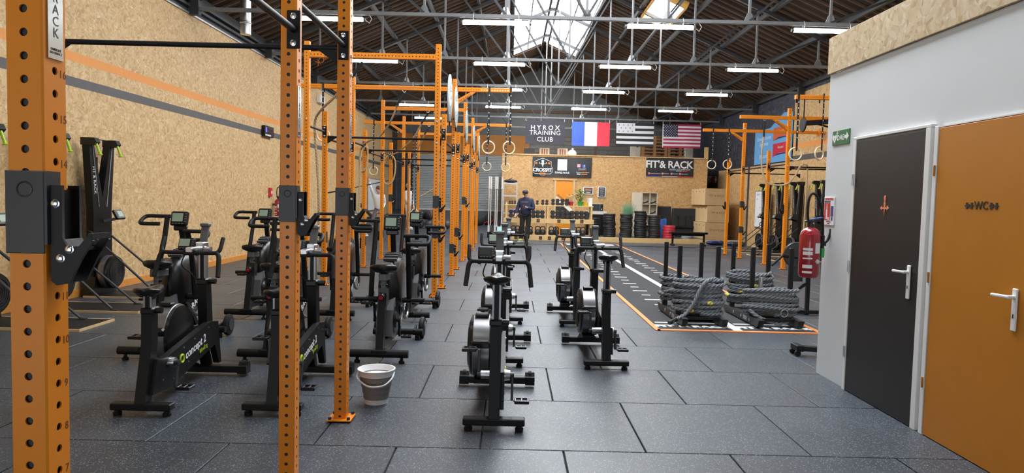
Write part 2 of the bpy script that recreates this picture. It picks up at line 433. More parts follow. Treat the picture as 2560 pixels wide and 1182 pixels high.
while zz < 3.72:
    sh.tube([(-5.2, YB-.02, zz+.03), (.1, YB-.02, zz+.03)], .048, 8); zz += .088
ds = P('door_1', sh, M_shutter); ds['kind'] = 'structure'
P('bottom_bar', MB().box((-2.55, YB-.06, .86), (5.3, .08, .07)), mk('white_bar', (.8, .8, .78), .5), ds)
# ---- back partition (strand board) with door, and the mezzanine behind it
PY = 27.4; PX0, PX1, PZ = -.38, 7.85, 3.27
wp = ST('wall_partition', MB().box(((PX0+PX1)/2, PY+.1, PZ/2), (PX1-PX0, .12, PZ)), M_wood)
shp = MB().box((0, 0, 0), (1.37, .022, PZ), bev=.002).mesh('osb_panel', M_osbB, 20)
for k in range(6): link('osb_panel', shp, wp, (PX0+1.3715*(k+.5), PY+.029, PZ/2))
P('top_plate', MB().box(((PX0+PX1)/2, PY+.08, PZ+.02), (PX1-PX0, .2, .04)), M_wood, wp)
P('end_stud', MB().box((PX1-.06, PY+.1, 3.5), (.16, .03, .5)), M_wood, wp)
P('deck', MB().box(((PX0+PX1)/2, 31.7, PZ-.1), (PX1-PX0, 8.4, .16)), M_wood, wp)
P('side_sheet', MB().box((PX0+.05, 31.6, PZ/2), (.05, 8.2, PZ)), M_osbB, wp)
d2 = T('door_2', 'orange and black inner door with a white diagonal stripe', 'door', (2.14, PY, 0)); d2['kind'] = 'structure'; del d2['category']
P('leaf', MB().box((0, 0, 1.15), (.66, .03, 2.2)), mk('bright_orange_door', (.85, .30, .02), .4), d2)
P('architrave', MB().box((-.375, 0, 1.15), (.08, .06, 2.3)).box((.375, 0, 1.15), (.08, .06, 2.3)).box((0, 0, 2.32), (.95, .08, .06)), M_ply, d2)
P('black_field', MB().ext([(-.33, .68), (.33, .68), (.33, .95), (-.33, 1.5)], -.0185, -.0155, 'XZ'), M_txtk, d2)
P('white_stripe', MB().ext([(-.33, 1.5), (.33, .98), (.33, 1.14), (-.33, 1.66)], -.019, -.0165, 'XZ'), M_txtw, d2)
TXT('bluddempolde', .11, M_txtk, d2, (-.02, -.02, 1.52), (PI/2, math.radians(38), 0))
# platform
pf = T('storage_platform', 'low rubber-topped platform with pine edge under the weight plates', 'platform', (0, 0, 0))
P('deck', MB().box((5.78, 26.15, .085), (5.4, 2.3, .17)).box((2.84, 26.5, .085), (.48, 1.6, .17)), M_tile, pf)
P('edge_board', MB().box((5.79, 24.98, .09), (5.38, .045, .18), bev=.004), M_wood, pf)
# ---- toilet block at the right
BX, BY = 2.80, 6.10
wt = ST('wall_right_block', MB().box((BX+2.8, (BY-5)/2, 1.4), (5.5, BY+5, 2.79)).box((BX+.05, (BY-5)/2, 1.33), (.1, BY+5, 2.66)), M_wallw)
P('osb_fascia', MB().box((BX-.012, (BY-5)/2, 2.82), (.022, BY+5.02, .315), bev=.002), M_osbT, wt)
P('block_cover', MB().box((BX+2.8, (BY-5)/2, 2.9), (5.6, BY+5, .16)), M_plyd, wt)
def room_door(n, y0, y1, skin, name):
    d = T(n, name, 'door', (BX, 0, 0)); d['kind'] = 'structure'; del d['category']
    P('leaf', MB().box((-.008, (y0+y1)/2, 1.015), (.04, y1-y0-.006, 2.02), bev=.002), skin, d)
    fr = MB()
    fr.box((-.010, y0-.03, 1.02), (.046, .058, 2.04), bev=.003).box((-.010, y1+.022, 1.02), (.046, .04, 2.04), bev=.003)
    if skin is M_doork: fr.box((-.010, (y0+y1)/2-.009, 2.052), (.046, y1-y0+.11, .022), bev=.003)
    else: fr.box((-.006, (y0+y1)/2-.009, 2.036), (.03, y1-y0+.1, .008))
    P('frame', fr, M_frame, d)
    return d
db = room_door('door_3', 4.60, 5.52, M_doork, 'charcoal toilet door with an orange kettle-shaped emblem and white lever')
do = room_door('door_4', 3.55, 4.46, M_dooro, 'ochre orange toilet door marked WC between two dumbbells')
def lever(d, y, z, sgn):
    h = P('door_handle', MB().box((-.034, y, z-.04), (.012, .04, .235), bev=.005).cyl((-.03, y, z+.03), (-.075, y, z+.03), .011, n=10).bar((-.072, y-.008*sgn, z+.03), (-.078, y+.125*sgn, z+.028), .018, .018, bev=.005), M_white, d)
    P('keyhole', MB().box((-.0405, y, z-.075), (.002, .007, .022)), M_txtk, h)
lever(db, 4.70, 1.03, 1); lever(do, 3.70, 1.00, 1)
for z in (.32, 1.02, 1.72): P('hinge', MB().cyl((-.038, 5.535, z-.045), (-.038, 5.535, z+.045), .009, n=8), M_galv, db)
for z in (.35, 1.05, 1.75): P('hinge', MB().cyl((-.038, 4.475, z-.035), (-.038, 4.475, z+.035), .006, n=8), M_dooro, do)
# emblem on the black door: orange dagger-like carrot over a bar
em = MB(); pts = [(-.025, .09), (-.022, .125), (0, .14), (.022, .125), (.025, .09), (.013, .055), (.024, .03), (.0, -.16), (-.024, .03), (-.013, .055)]
em.ext(pts, -.031, -.0285, 'YZ'); em.ext([(-.085, -.055), (.085, -.055), (.085, -.03), (-.085, -.03)], -.0313, -.0286, 'YZ')
for sg in (-1, 1): em.ext([(sg*.06, -.075), (sg*.085, -.06), (sg*.115, -.045), (sg*.085, -.02), (sg*.06, -.005)], -.0315, -.0287, 'YZ')
em.v = [(x, y*.52, z*.52) for x, y, z in em.v]
P('emblem', em, mk('emblem_coral', (.82, .28, .13), .5), db, (0, 5.06, 1.52))
TXT('WC', .068, M_txtk, do, (-.0305, 4.02, 1.525), FACE_L, bold=.001, spacing=1.0)
for sg in (-1, 1):
    e = MB().ext([(-.075, -.006), (.075, -.006), (.075, .006), (-.075, .006)], -.0305, -.0285)
    for q in (-.04, .04): e.ext([(q-.015, -.035), (q+.015, -.035), (q+.015, .035), (q-.015, .035)], -.0307, -.0286)
    e.ext([(.0, -.02), (.03, -.02), (.03, .02), (0, .02)], -.0309, -.0287)
    e.v = [(x, y*.55, z*.55) for x, y, z in e.v]
    P('emblem', e, M_txtk, do, (0, 4.02+sg*.105, 1.525))
# ---- roof
def roof_z(x): return EAVE+.22+PITCH*(XR-XC-abs(x-XC))
SKW, SK0, SK1 = 1.34, 4.0, 30.2
def corr(xa, xb, ya, yb, sub=4, per=.19, amp=.026):
    mb = MB(); n = int((yb-ya)/per*sub); vs = []
    for i in range(n+1):
        y = ya+(yb-ya)*i/n; dz = amp*math.sin(2*PI*i/sub)
        vs += [(xa, y, roof_z(xa)+dz), (xb, y, roof_z(xb)+dz)]
    mb.add(vs, [(2*i, 2*i+1, 2*i+3, 2*i+2) for i in range(n)]); return mb
M_batten = mk('brown_roof_batten', (.115, .07, .045), .8, var=.45, scale=2)
ce = ST('ceiling', corr(XL-.2, XC-SKW, -6, YB+.3), M_roof)
P('roof_sheet', corr(XC+SKW, XR+.2, -6, YB+.3), M_roof, ce)
for ya, yb in ((-6, SK0), (SK1, YB+.3)): P('roof_sheet', corr(XC-SKW, XC, ya, yb), M_roof, ce); P('roof_sheet', corr(XC, XC+SKW, ya, yb), M_roof, ce)
for s_ in (-1, 1):
    k = 0
    for x in [XC+s_*(SKW+.04)]+[XC+s_*(2.4+1.22*i) for i in range(5)]+[XC+s_*.12]:
        P('purlin', MB().box((x, 15.1, roof_z(x)-.11), (.07, 42, .13)), M_trussd, ce)
sk = ST('window_1', corr(XC-SKW, XC-.05, SK0, SK1, 6), M_sky); sk['kind'] = 'structure'
P('pane', corr(XC+.05, XC+SKW, SK0, SK1, 6), M_sky, sk)
for k in range(-4, 25):
    y = 1.35*k+1.0
    if SK0 < y < SK1:
        for s_ in (-1, 1):
            P('glazing_bar', MB().bar((XC, y, roof_z(XC)-.07), (XC+s_*SKW, y, roof_z(XC+SKW)-.07), .035, .05), M_truss, sk)
for s_ in (-1, 1): P('glazing_rail', MB().box((XC+s_*.75, (SK0+SK1)/2, roof_z(XC+.75)-.09), (.04, SK1-SK0, .05)), M_truss, sk)
for s_ in (-1, 1):
    bm_ = MB(); y = -5.9
    while y < YB:
        xa = XC+s_*((SKW+.05) if SK0 < y < SK1 else .05); bm_.bar((xa, y, roof_z(xa)-.055), (XC+s_*(XR-XC+.15), y, roof_z(XR+.15)-.055), .05, .045); y += .33
    o = P('batten_field', bm_, M_batten, ce); o['kind'] = 'stuff'
# small roof window on the right slope
rw = T('window_2', 'small roof window with an orange reveal on the right slope', 'window', (4.25, 19.8, roof_z(4.25)-.09)); rw['kind'] = 'structure'; del rw['category']
rw.rotation_euler = (0, math.atan(PITCH), 0)
P('pane', MB().box((0, 0, .02), (.75, 2.2, .03)), M_sky, rw)
P('reveal', MB().box((-.42, 0, -.05), (.06, 2.3, .2)).box((.42, 0, -.05), (.06, 2.3, .2)).box((0, -1.13, -.05), (.9, .06, .2)).box((0, 1.13, -.05), (.9, .06, .2)), mk('orange_reveal', (.85, .48, .12), .5), rw)
# ---- trusses
CZ = 4.85; NODE = 1.5; NN = 4
TR_NAMES = {12.8: 'nearest roof truss in view crossing the top of the picture', 16.65: 'second roof truss in view behind the nearest one', 20.5: 'third roof truss in view, level with the small roof window', 24.35: 'fourth roof truss in view, in front of the flag truss', 28.2: 'roof truss that carries the four hanging flags', 32.05: 'farthest roof truss in front of the cladded gable'}
def truss():
    t = T('roof_truss', 'x', 'truss', (XC, 0, 0), group='steel roof trusses')
    H = XR-XC
    def tz(dx): return EAVE+.02+PITCH*(H-abs(dx))
    for s_ in (-1, 1): P('bottom_chord', MB().box((0, s_*.035, CZ), (2*H-.1, .012, .06)).box((0, s_*.02, CZ-.024), (2*H-.1, .03, .012)), M_truss, t)
    for s_ in (-1, 1): P('top_chord', MB().bar((s_*H, 0, tz(H)), (0, 0, tz(0)), .08, .09), M_trussd, t)
    for i in range(-NN, NN+1):
        x = NODE*i
        P('vertical', MB().box((x, 0, (CZ+tz(x))/2), (.042, .04, tz(x)-CZ)), M_truss, t)
        P('gusset', MB().ext([(x-.12, CZ-.03), (x+.12, CZ-.03), (x+.04, CZ+.17), (x-.04, CZ+.17)], -.012, .012, 'XZ'), M_galv if i % 2 else M_truss, t)
    for i in range(-NN, NN):
        a, b = (NODE*i, NODE*(i+1)) if i >= 0 else (NODE*(i+1), NODE*i)
        for sg in (-1, 1): P('diagonal', MB().bar((a, sg*.03, CZ+.03), (b, sg*.03, tz(b)-.05), .018, .04), M_trussd, t)
    for s_ in (-1, 1): P('bearing', MB().box((s_*(H-.1), 0, 4.95), (.18, .12, .42)), M_trussd, t)
    return t
t0 = truss(); t0.location.y = 12.8; t0['label'] = TR_NAMES[12.8]
for y in (16.65, 20.5, 24.35, 28.2, 32.05): dup(t0, (XC, y, 0), label=TR_NAMES[y])
# ---- led battens clipped under the chords
def led():
    t = T('led_batten', 'x', 'light', (0, 0, 0), group='led battens under the roof trusses')
    P('tube', MB().cyl((-.61, 0, 0), (.61, 0, 0), .034, n=10), M_led, t)
    P('housing', MB().box((0, 0, .035), (1.2, .05, .03), bev=.008), M_white, t)
    for s_ in (-1, 1): P('end_cap', MB().cyl((s_*.61, 0, 0), (s_*.65, 0, 0), .037, .03, n=10), M_grey, t)
    for s_ in (-1, 1): P('clip', MB().tube([(s_*.42, -.03, .04), (s_*.42, -.05, .1), (s_*.42, 0, .17), (s_*.42, .05, .1), (s_*.42, .03, .04)], .004, 5), M_white, t)
    P('cable', MB().tube([(.64, 0, 0), (.72, 0, -.06), (.76, 0, .02), (.70, 0, .12)], .006, 5), M_white, t)
    return t
l0 = led(); first = True
tr_word = ['nearest truss', 'second truss', 'third truss', 'fourth truss', 'flag truss', 'farthest truss']
col_word = ['leftmost column', 'column left of the skylight', 'column right of the skylight', 'rightmost column']
for j, y in enumerate((12.8, 16.65, 20.5, 24.35, 28.2)):
    for i, x in enumerate((-3.4, -.35, 2.68, 5.75)):
        if y == 28.2 and i > 0: continue
        lb = f'glowing led batten under the {tr_word[j]}, {col_word[i]}'
        if first: l0.location = (x, y-.02, CZ-.125); l0['label'] = lb; first = False
        else: dup(l0, (x, y-.02, CZ-.125), label=lb)
for j, y in enumerate((8.95, 5.1, 1.25)):
    for i, x in enumerate((-3.4, -.35, 2.68, 5.75)):
        dup(l0, (x, y, CZ-.125), label=f'led batten above the bikes, {["first","second","third"][j]} row overhead in the {col_word[i]}')
# steel flue pipe by the left wall
fp = T('flue_pipe', 'short shiny steel flue pipe hanging below the roof at the left', 'pipe', (-5.12, 13.2, 4.5))
P('pipe', MB().lathe([(.098, 0), (.098, .84)], n=20).lathe([(.09, 0.01), (.09, .8)], n=20), M_steel, fp)
P('seam', MB().lathe([(.098, .2), (.105, .21), (.105, .23), (.098, .24)], n=20), M_steel, fp)
OX0, OX1, OZ = -4.6, -.6, 3.0      # open entrance behind the camera
ST('wall_front', MB().box(((XL+OX0)/2, -6.1, 3.1), (OX0-XL, .2, 6.3)).box(((OX1+XR)/2, -6.1, 3.1), (XR-OX1, .2, 6.3)).box(((OX0+OX1)/2, -6.1, (OZ+6.25)/2), (OX1-OX0, .2, 6.25-OZ)).ext([(XL-.2, 6.2), (XR+.2, 6.2), (XC, 8.6)], -6.2, -6.0, 'XZ'), M_darkw)
# ================================================================ RIGS
def perforated(L, sz=.08, pitch=.05, hr=.0090, wall=.004, z0=.025, ns=8, liner=True):
    """square tube along Z with a row of round holes in each of its four faces"""
    mb = MB(); h = sz/2; ch = .004; e = h-ch; q = .018
    n = int((L-.01)/pitch); an = [2*PI*i/ns for i in range(ns)]; oct_ = [(hr*math.cos(a), hr*math.sin(a)) for a in an]
    sq = [(q*math.cos(a)/max(abs(math.cos(a)), abs(math.sin(a))), q*math.sin(a)/max(abs(math.cos(a)), abs(math.sin(a)))) for a in an]
    for fc in range(4):
        Rm = Matrix.Rotation(fc*PI/2, 3, 'Z'); off = z0 if fc % 2 == 0 else z0+pitch/2
        def pt(u, v, d=0.): return Rm @ Vector((u, -h+d, v))
        zs = [off+pitch*k for k in range(n) if off+pitch*k < L-.015]
        prev = 0.
        for z in zs:
            a, b = z-q, z+q
            mb.add([pt(-e, prev), pt(e, prev), pt(e, a), pt(-e, a)], [(0, 1, 2, 3)])
            mb.add([pt(-e, a), pt(-q, a), pt(-q, b), pt(-e, b), pt(q, a), pt(e, a), pt(e, b), pt(q, b)], [(0, 1, 2, 3), (4, 5, 6, 7)])
            V = [pt(x, z+y) for x, y in oct_]+[pt(x, z+y) for x, y in sq]+[pt(x, z+y, wall) for x, y in oct_]
            F = [(i, ns+i, ns+(i+1) % ns, (i+1) % ns) for i in range(ns)]+[(i, (i+1) % ns, 2*ns+(i+1) % ns, 2*ns+i) for i in range(ns)]
            mb.add(V, F); prev = b
        mb.add([pt(-e, prev), pt(e, prev), pt(e, L), pt(-e, L)], [(0, 1, 2, 3)])
        mb.add([pt(e, 0), pt(h, 0, ch), pt(h, L, ch), pt(e, L)], [(0, 1, 2, 3)])
    mb.box((0, 0, L+.001), (sz-.004, sz-.004, .004)); mb.box((0, 0, .004), (sz-.004, sz-.004, .006))
    if liner: mb.mat(1).box((0, 0, L/2), (sz-2*wall-.006, sz-2*wall-.006, L-.02))  # no real lining: black core stands in for the shade inside the post
    return mb
TALL, SHORT = 3.74, 2.84
me_tall = perforated(TALL).mesh('upright', [M_orange, M_txtk], 30); me_short = perforated(SHORT).mesh('upright', [M_orange, M_txtk], 30)
me_near = perforated(SHORT, ns=16).mesh('upright', [M_orange, M_txtk], 30)
me_foot = MB().box((0, 0, .005), (.16, .16, .01), bev=.002).mesh('base_plate', M_orange)
me_nut = MB().cyl((0, 0, .01), (0, 0, .026), .011, n=6).mesh('floor_bolt', M_iron)
me_bolt = MB().lathe([(.0155, 0), (.0155, .002), (.0115, .003), (.011, .008), (.006, .0095), (.001, .0095)], n=12).mesh('bolt', M_chrome)
me_plate = MB().box((0, 0, 0), (.066, .008, .185), bev=.003).mesh('bar_plate', M_black)
beams = {}
def beam_mesh(L):
    L = round(L, 2)
    if L not in beams: beams[L] = perforated(L, sz=.08, liner=False).xf(Matrix.Rotation(PI/2, 4, 'Y')).mesh('crossbeam', M_orange, 30)
    return beams[L]
tub = {}
def upright(t, x, y, tall, plates=True):
    u = link('upright', me_tall if tall else me_short, t, (x, y, .008))
    link('base_plate', me_foot, u)
    for sx in (-1, 1):
        for sy in (-1, 1): link('floor_bolt', me_nut, u, (sx*.062, sy*.062, 0))
    return u
def ybar(t, x, ya, yb, z, dz0=0., dz1=0.):
    """pull-up bar running along the rig between two posts, with bolted end plates"""
    b = P('pull_up_bar', MB().cyl((0, ya+.04, z), (0, yb-.04, z), .0175, n=12), M_black, t, (x, 0, 0))
    for y, s_ in ((ya+.044, 1), (yb-.044, -1)):
        link('bar_plate', me_plate, b, (0, y, z+.0))
        for q in (-.065, .065): link('bolt', me_bolt, b, (0, y+s_*.004, z+q), (-s_*PI/2, 0, 0))
def xbar(t, x0_, x1_, y, z, gus=True, mirrored=False):
    b = P('pull_up_bar', MB().cyl((x0_+.04, y, z), (x1_-.04, y, z), .0175, n=12), M_black, t)
    for x, s_ in ((x0_+.04, 1), (x1_-.04, -1)):
        P('bar_gusset', MB().ext([(x, z+.02), (x+s_*.10, z+.02), (x+s_*.14, z-.012), (x+s_*.012, z-.10), (x, z-.10)], y-.012, y+.012, 'XZ'), M_black, b)
        for q in (0, -.17): link('bolt', me_bolt, b, (x-s_*.0, y, z+q-.04), (0, s_*PI/2, 0))
def crossbeam(t, xa, xb, y, z=3.56, brace=()):
    c = link('crossbeam', beam_mesh(xb-xa), t, (xa, y, z))
    for x, s_ in brace:
        g = P('brace', MB().ext([(x, z-.30), (x, z-.2), (x+s_*.27, z-.042), (x+s_*.37, z-.042)], y-.03, y+.03, 'XZ'), M_orange, c, (-xa, -y, -z))
        TXT('FIT & RACK', .05, M_txtk, g, (x+s_*.17, y-.0315, z-.16), (PI/2, -s_*math.radians(32), 0))
    return c
def bolts_at(t, x, y, zs, face='-Y'):
    for z in zs:
        if face == '-Y': link('bolt', me_bolt, t, (x, y-.04, z), (PI/2, 0, 0))
        elif face == '+X': link('bolt', me_bolt, t, (x+.04, y, z), (0, PI/2, 0))
        else: link('bolt', me_bolt, t, (x-.04, y, z), (0, -PI/2, 0))
# ---- foreground rig
rg = T('training_rig', 'orange perforated rig whose posts stand closest to the camera', 'rig', (0, 0, 0))
NEARP = [(-1.055, 1.53, False), (-1.105, 3.43, False), (-1.10, 4.50, False)]
ups = [upright(rg, *p) for p in NEARP]
for u in ups: u.data = me_near
upl = upright(rg, -3.06, 4.50, False)
ybar(rg, -1.08, 1.53, 3.43, 2.30); ybar(rg, -1.10, 3.43, 4.50, 2.46)
xbar(rg, -3.06, -1.10, 4.50, 2.45)
bolts_at(rg, -1.10, 4.50, (2.40, 2.28), '+X'); bolts_at(rg, -1.10, 4.50, (2.40, 2.28), '-X')
TXT('RACK', .05, M_txto, rg, (-1.24, 4.515, 2.385), (PI/2, math.radians(38), PI), ext=.0006)
for i, u in enumerate(ups):
    pl = P('maker_plate', MB().box((.0415, 0, 1.90), (.003, .05, .25)), mk('polished_plate', (.62, .64, .65), .22, metal=1.), u)
    for k, ch_ in enumerate('FIT&RACK'): TXT(ch_, .030, M_txtk, pl, (.0432, 0, 2.01-.0255*k), FACE_R, ext=.0003)
    TXT('FABRIQUÉ\nEN FRANCE', .0075, M_txtk, pl, (.0432, 0, 1.792), FACE_R, ext=.0003)
for k in range(3, 17):
    TXT(str(k), .026, mk('engraved_brown', (.16, .04, .004), .6), ups[0], (.0402, .026, .085*0+.1*k+.145), FACE_R, ext=.0003)
# ---- main rig: tall posts every 3.08 m with a short post 1.1 m behind each
MXR, MXL = -1.12, -3.06
talls = [10.24, 13.18, 16.24, 19.40, 22.55]; shorts = [11.25, 14.27, 17.40, 20.5]
r2 = T('training_rig', 'long orange rig of tall posts and crossbeams running down the hall', 'rig', (0, 0, 0))
for y in talls:
    for x in (MXR, MXL):
        upright(r2, x, y, True)
        if y != talls[0] or x != MXL: bolts_at(r2, x, y, (3.62, 3.50), '+X'); bolts_at(r2, x, y, (3.62, 3.50), '-X')
for y in shorts:
    for x in (MXR, MXL): upright(r2, x, y, False)
    xbar(r2, MXL, MXR, y, 2.44)
for x in (MXR, MXL):
    for i, y in enumerate(talls):
        if i < 4:
            ybar(r2, x, y, shorts[i], 2.52); ybar(r2, x, shorts[i], talls[i+1], 2.42)
            for yy in (y, shorts[i]): bolts_at(r2, x, yy, (2.30, 2.62))
for i, y in enumerate(talls):
    if i in (1, 3):
        crossbeam(r2, MXL-1.12, MXL-.04, y, brace=((MXL-.04, -1),)); crossbeam(r2, MXL+.04, MXR-.04, y); crossbeam(r2, MXR+.04, MXR+1.10, y, brace=((MXR+.04, 1),))
    else: crossbeam(r2, MXL+.04, MXR-.04, y)
# ---- right wall rig
r3 = T('training_rig', 'orange wall rig at the right with cantilever beams toward the sprint lane', 'rig', (0, 0, 0))
RX = 6.43
for y, tl in ((15.98, True), (17.16, False), (19.03, True), (20.30, False)):
    upright(r3, RX, y, tl)
upright(r3, 6.9, 12.9, True)
for y in (12.9, 15.98, 19.03):
    xx = RX if y > 13 else 6.9
    crossbeam(r3, 5.28, xx-.04, y, 3.53, brace=((xx-.04, -1),)); crossbeam(r3, xx+.04, 8.45, y, 3.53)
    P('wall_flange', MB().box((8.47, y, 3.53), (.02, .2, .2)), M_orange, r3)
    P('wall_spacer', MB().box((8.56, y, 3.53), (.16, .08, .08)), M_orange, r3)
ybar(r3, RX, 15.98, 17.16, 2.46); ybar(r3, RX, 17.16, 19.03, 2.46); ybar(r3, RX, 19.03, 20.3, 2.46)
for y in (17.16, 20.3): xbar(r3, RX, 8.6, y, 2.42)
xbar(r3, RX, 8.6, 15.98, 2.40)
for y, z in ((15.98, 2.3), (15.98, 3.47), (19.03, 3.47), (19.03, 2.3), (17.16, 2.5), (20.3, 2.3)): bolts_at(r3, RX, y, (z, z+.13))
# ---- j-hooks
def jhook():
    t = T('j_hook', 'x', 'j-hook', (0, 0, 0), group='black j-hooks on the rig posts')
    h = .0405
    P('sleeve', MB().box((0, -h-.002, 0), (.084, .004, .18), bev=.0015).box((-h-.0015, 0, 0), (.003, .084, .18)).box((h+.004, -.02, .01), (.006, .046, .16)).torus((0, -h-.0045, .05), .016, .002, 'Y', 18, 5), M_dgrey, t)
    pl = [(h+.008, .06), (h+.034, .06), (h+.034, -.055), (h+.045, -.075), (h+.07, -.072), (h+.092, -.045), (h+.10, -.06), (h+.075, -.10), (h+.048, -.155), (h+.02, -.16), (h+.008, -.15)]
    k = P('hook', MB().ext(pl, -.034, -.026, 'XZ').ext(pl, .026, .034, 'XZ').ext([(h+.01, .05), (h+.02, .05), (h+.02, -.14), (h+.01, -.14)], -.026, .026, 'XZ'), M_black, t)
    P('liner', MB().ext([(h+.036, -.058), (h+.047, -.078), (h+.07, -.075), (h+.072, -.083), (h+.045, -.09), (h+.030, -.07)], -.03, .03, 'XZ').box((h+.095, 0, -.05), (.010, .07, .012)), M_rubberb, k)
    for x, z in ((h+.02, .02), (h+.03, -.10), (h+.05, -.08)): link('bolt', me_bolt, k, (x, -.034, z), (PI/2, 0, 0)).scale = (.62, .62, .8)
    return t
j0 = jhook(); JH = [(-1.055, 1.53, 1.446, 0, 'large black j-hook on the closest orange post at far left'), (-1.105, 3.43, 1.45, 0, 'black j-hook on the second foreground post'), (-1.10, 4.50, 1.455, 0, 'black j-hook on the third foreground post above the bucket'),
      (-1.12, 10.24, 1.43, 0, 'upper j-hook on the first tall post of the long rig, right row'), (-1.12, 10.24, .98, 0, 'lower j-hook on the first tall post of the long rig, right row'),
      (-1.12, 13.18, .52, 0, 'low j-hook on the second tall post of the long rig, right row'), (-1.12, 14.27, .78, 0, 'j-hook on the short post behind the second tall post, right row'),
      (-1.12, 16.24, 1.43, 0, 'j-hook on the third tall post of the long rig, right row'), (-3.06, 14.27, .55, PI, 'low j-hook on the second short post of the long rig, left row'),
      (-3.06, 16.24, .6, PI, 'low j-hook on the third tall post of the long rig, left row'), (-3.06, 17.40, 1.45, 0, 'j-hook on the third short post of the long rig, left row'),
      (-3.06, 11.25, .8, PI, 'low j-hook on the first short post of the long rig, left row'),
      (RX, 15.98, 1.46, PI, 'j-hook on the nearest tall post of the wall rig'), (RX, 19.03, .8, 0, 'low j-hook on the far tall post of the wall rig'), (RX, 20.30, 1.5, PI, 'j-hook on the farthest short post of the wall rig'), (RX, 19.03, 1.5, 0, 'upper j-hook on the far tall post of the wall rig')]
for i, (x, y, z, rz, lb) in enumerate(JH):
    if i == 0: j0.location = (x, y, z); j0['label'] = lb
    else: dup(j0, (x, y, z), rz, lb)
# ---- gymnastic rings
def ring_set(x, y, ztop, z, label, yaw=0., R0=.117):
    t = T('gymnastic_ring', label, 'gym ring', (x, y, ztop), yaw, 'wooden gymnastic rings')
    P('ring', MB().torus((0, 0, z-ztop), R0, .0145, 'Y', 30, 10), M_ringw, t)
    st = MB().box((0, -.046, (z+R0-ztop)/2+.02), (.036, .004, ztop-z-R0+.1)).box((0, .046, -.02), (.036, .004, .16)).box((0, 0, .045), (.036, .1, .006)).box((0, -.044, z-ztop+R0-.02), (.03, .006, .09))
    P('strap', st, M_strap, t)
    b = MB(); n_ = int((ztop-z-.2)/.11)
    for k in range(n_): b.box((0, -.05, -.1-.11*k), (.016, .003, .022))
    P('strap_marks', b, M_txtw, t)
    return t
ring_set(-.455, 13.18, 3.56, 2.475, 'left of the two large wooden rings on the nearer cantilever')
ring_set(-.06, 13.18, 3.56, 2.475, 'right of the two large wooden rings on the nearer cantilever', .35)
ring_set(-.70, 19.40, 3.56, 2.395, 'left of the two smaller-looking rings on the farther cantilever')
ring_set(-.17, 19.40, 3.56, 2.385, 'right of the two smaller-looking rings on the farther cantilever')
ring_set(-3.62, 13.18, 3.56, 2.63, 'wooden ring on the left cantilever in front of the striped wall')
ring_set(-3.9, 19.40, 3.56, 2.2, 'wooden ring hanging on the left cantilever of the far tall frame')
ring_set(5.55, 19.03, 3.53, 2.58, 'left wooden ring on the far beam of the wall rig')
ring_set(5.99, 19.03, 3.53, 2.60, 'right wooden ring on the far beam of the wall rig')
ring_set(5.33, 12.9, 3.53, 2.47, 'left wooden ring on the nearest beam of the wall rig')
ring_set(5.78, 12.9, 3.53, 2.49, 'right wooden ring on the nearest beam of the wall rig', .5)
ring_set(-3.22, 22.42, 3.56, 1.04, 'rear wooden ring hanging low beside the medicine balls')
ring_set(-3.12, 22.24, 3.56, .98, 'front wooden ring hanging low beside the medicine balls', .6)
# ---- climbing ropes
def spl(pts, n=10):
    P_ = [Vector(p) for p in pts]; out = []
    for i in range(len(P_)-1):
        a, b, c, d = P_[max(i-1, 0)], P_[i], P_[i+1], P_[min(i+2, len(P_)-1)]
        for k in range(n):
            t = k/n; out.append(.5*((2*b)+(c-a)*t+(2*a-5*b+4*c-d)*t*t+(3*b-a-3*c+d)*t**3))
    out.append(P_[-1]); return out
def resample(pts, step):
    out = [pts[0]]; acc = 0
    for i in range(1, len(pts)):
        seg = (pts[i]-pts[i-1]).length
        while acc+seg >= step and seg > 1e-9:
            t = (step-acc)/seg; pts_i = pts[i-1].lerp(pts[i], t); out.append(pts_i); pts = pts[:i-1]+[pts_i]+pts[i:]; seg = (pts[i]-pts[i-1]).length; acc = 0
        acc += seg
    return out
def rope_mesh(pts, r, step=.014, twist=40.): return MB().tube(resample(spl(pts), step), r, 12, lobes=3, twist=twist, depth=.3)
def climb_rope(label, y0, zb, mid, pts):
    t = T('climbing_rope', label, 'rope', (mid, y0, zb), 0, 'hemp climbing ropes on the rigs')
    L0 = [Vector(p)-Vector((mid, y0, zb)) for p in pts]
    P('rope', rope_mesh([L0[1]]+L0[2:], .019), M_hemp, t)
    d = (L0[1]-L0[0]).normalized()
    P('sleeve', MB().tube([L0[0], L0[0].lerp(L0[1], .5), L0[1]+d*.06], .024, 8), M_strap, t)
    P('eye', MB().torus((0, 0, .02), .03, .007, 'Y', 14, 6).cyl((0, 0, .04), (0, 0, .09), .008, n=8), M_chrome, t)
    return t
B0 = 3.515
climb_rope('thick climbing rope swagged from the first crossbeam and tied to the left post', 10.24, B0-.02, -2.24, [(-2.24, 10.24, B0-.05), (-2.44, 10.3, 3.22), (-2.72, 10.5, 2.98), (-3.0, 10.75, 2.80), (-3.13, 10.9, 2.6), (-3.12, 11.0, 2.0), (-3.10, 11.05, 1.4), (-3.12, 11.1, .8), (-3.14, 11.1, .12)])
climb_rope('thick climbing rope swagged from the second crossbeam', 13.18, B0-.02, -2.08, [(-2.08, 13.18, B0-.05), (-2.2, 13.2, 3.28), (-2.4, 13.4, 2.9), (-2.66, 13.75, 2.68), (-2.95, 14.05, 2.60), (-3.1, 14.2, 2.5), (-3.15, 14.22, 2.25), (-3.12, 14.2, 2.0), (-3.0, 14.2, 2.1), (-2.99, 14.22, 2.46), (-3.06, 14.2, 2.48), (-3.13, 14.18, 2.2), (-3.13, 14.17, 1.2), (-3.14, 14.17, .3)])
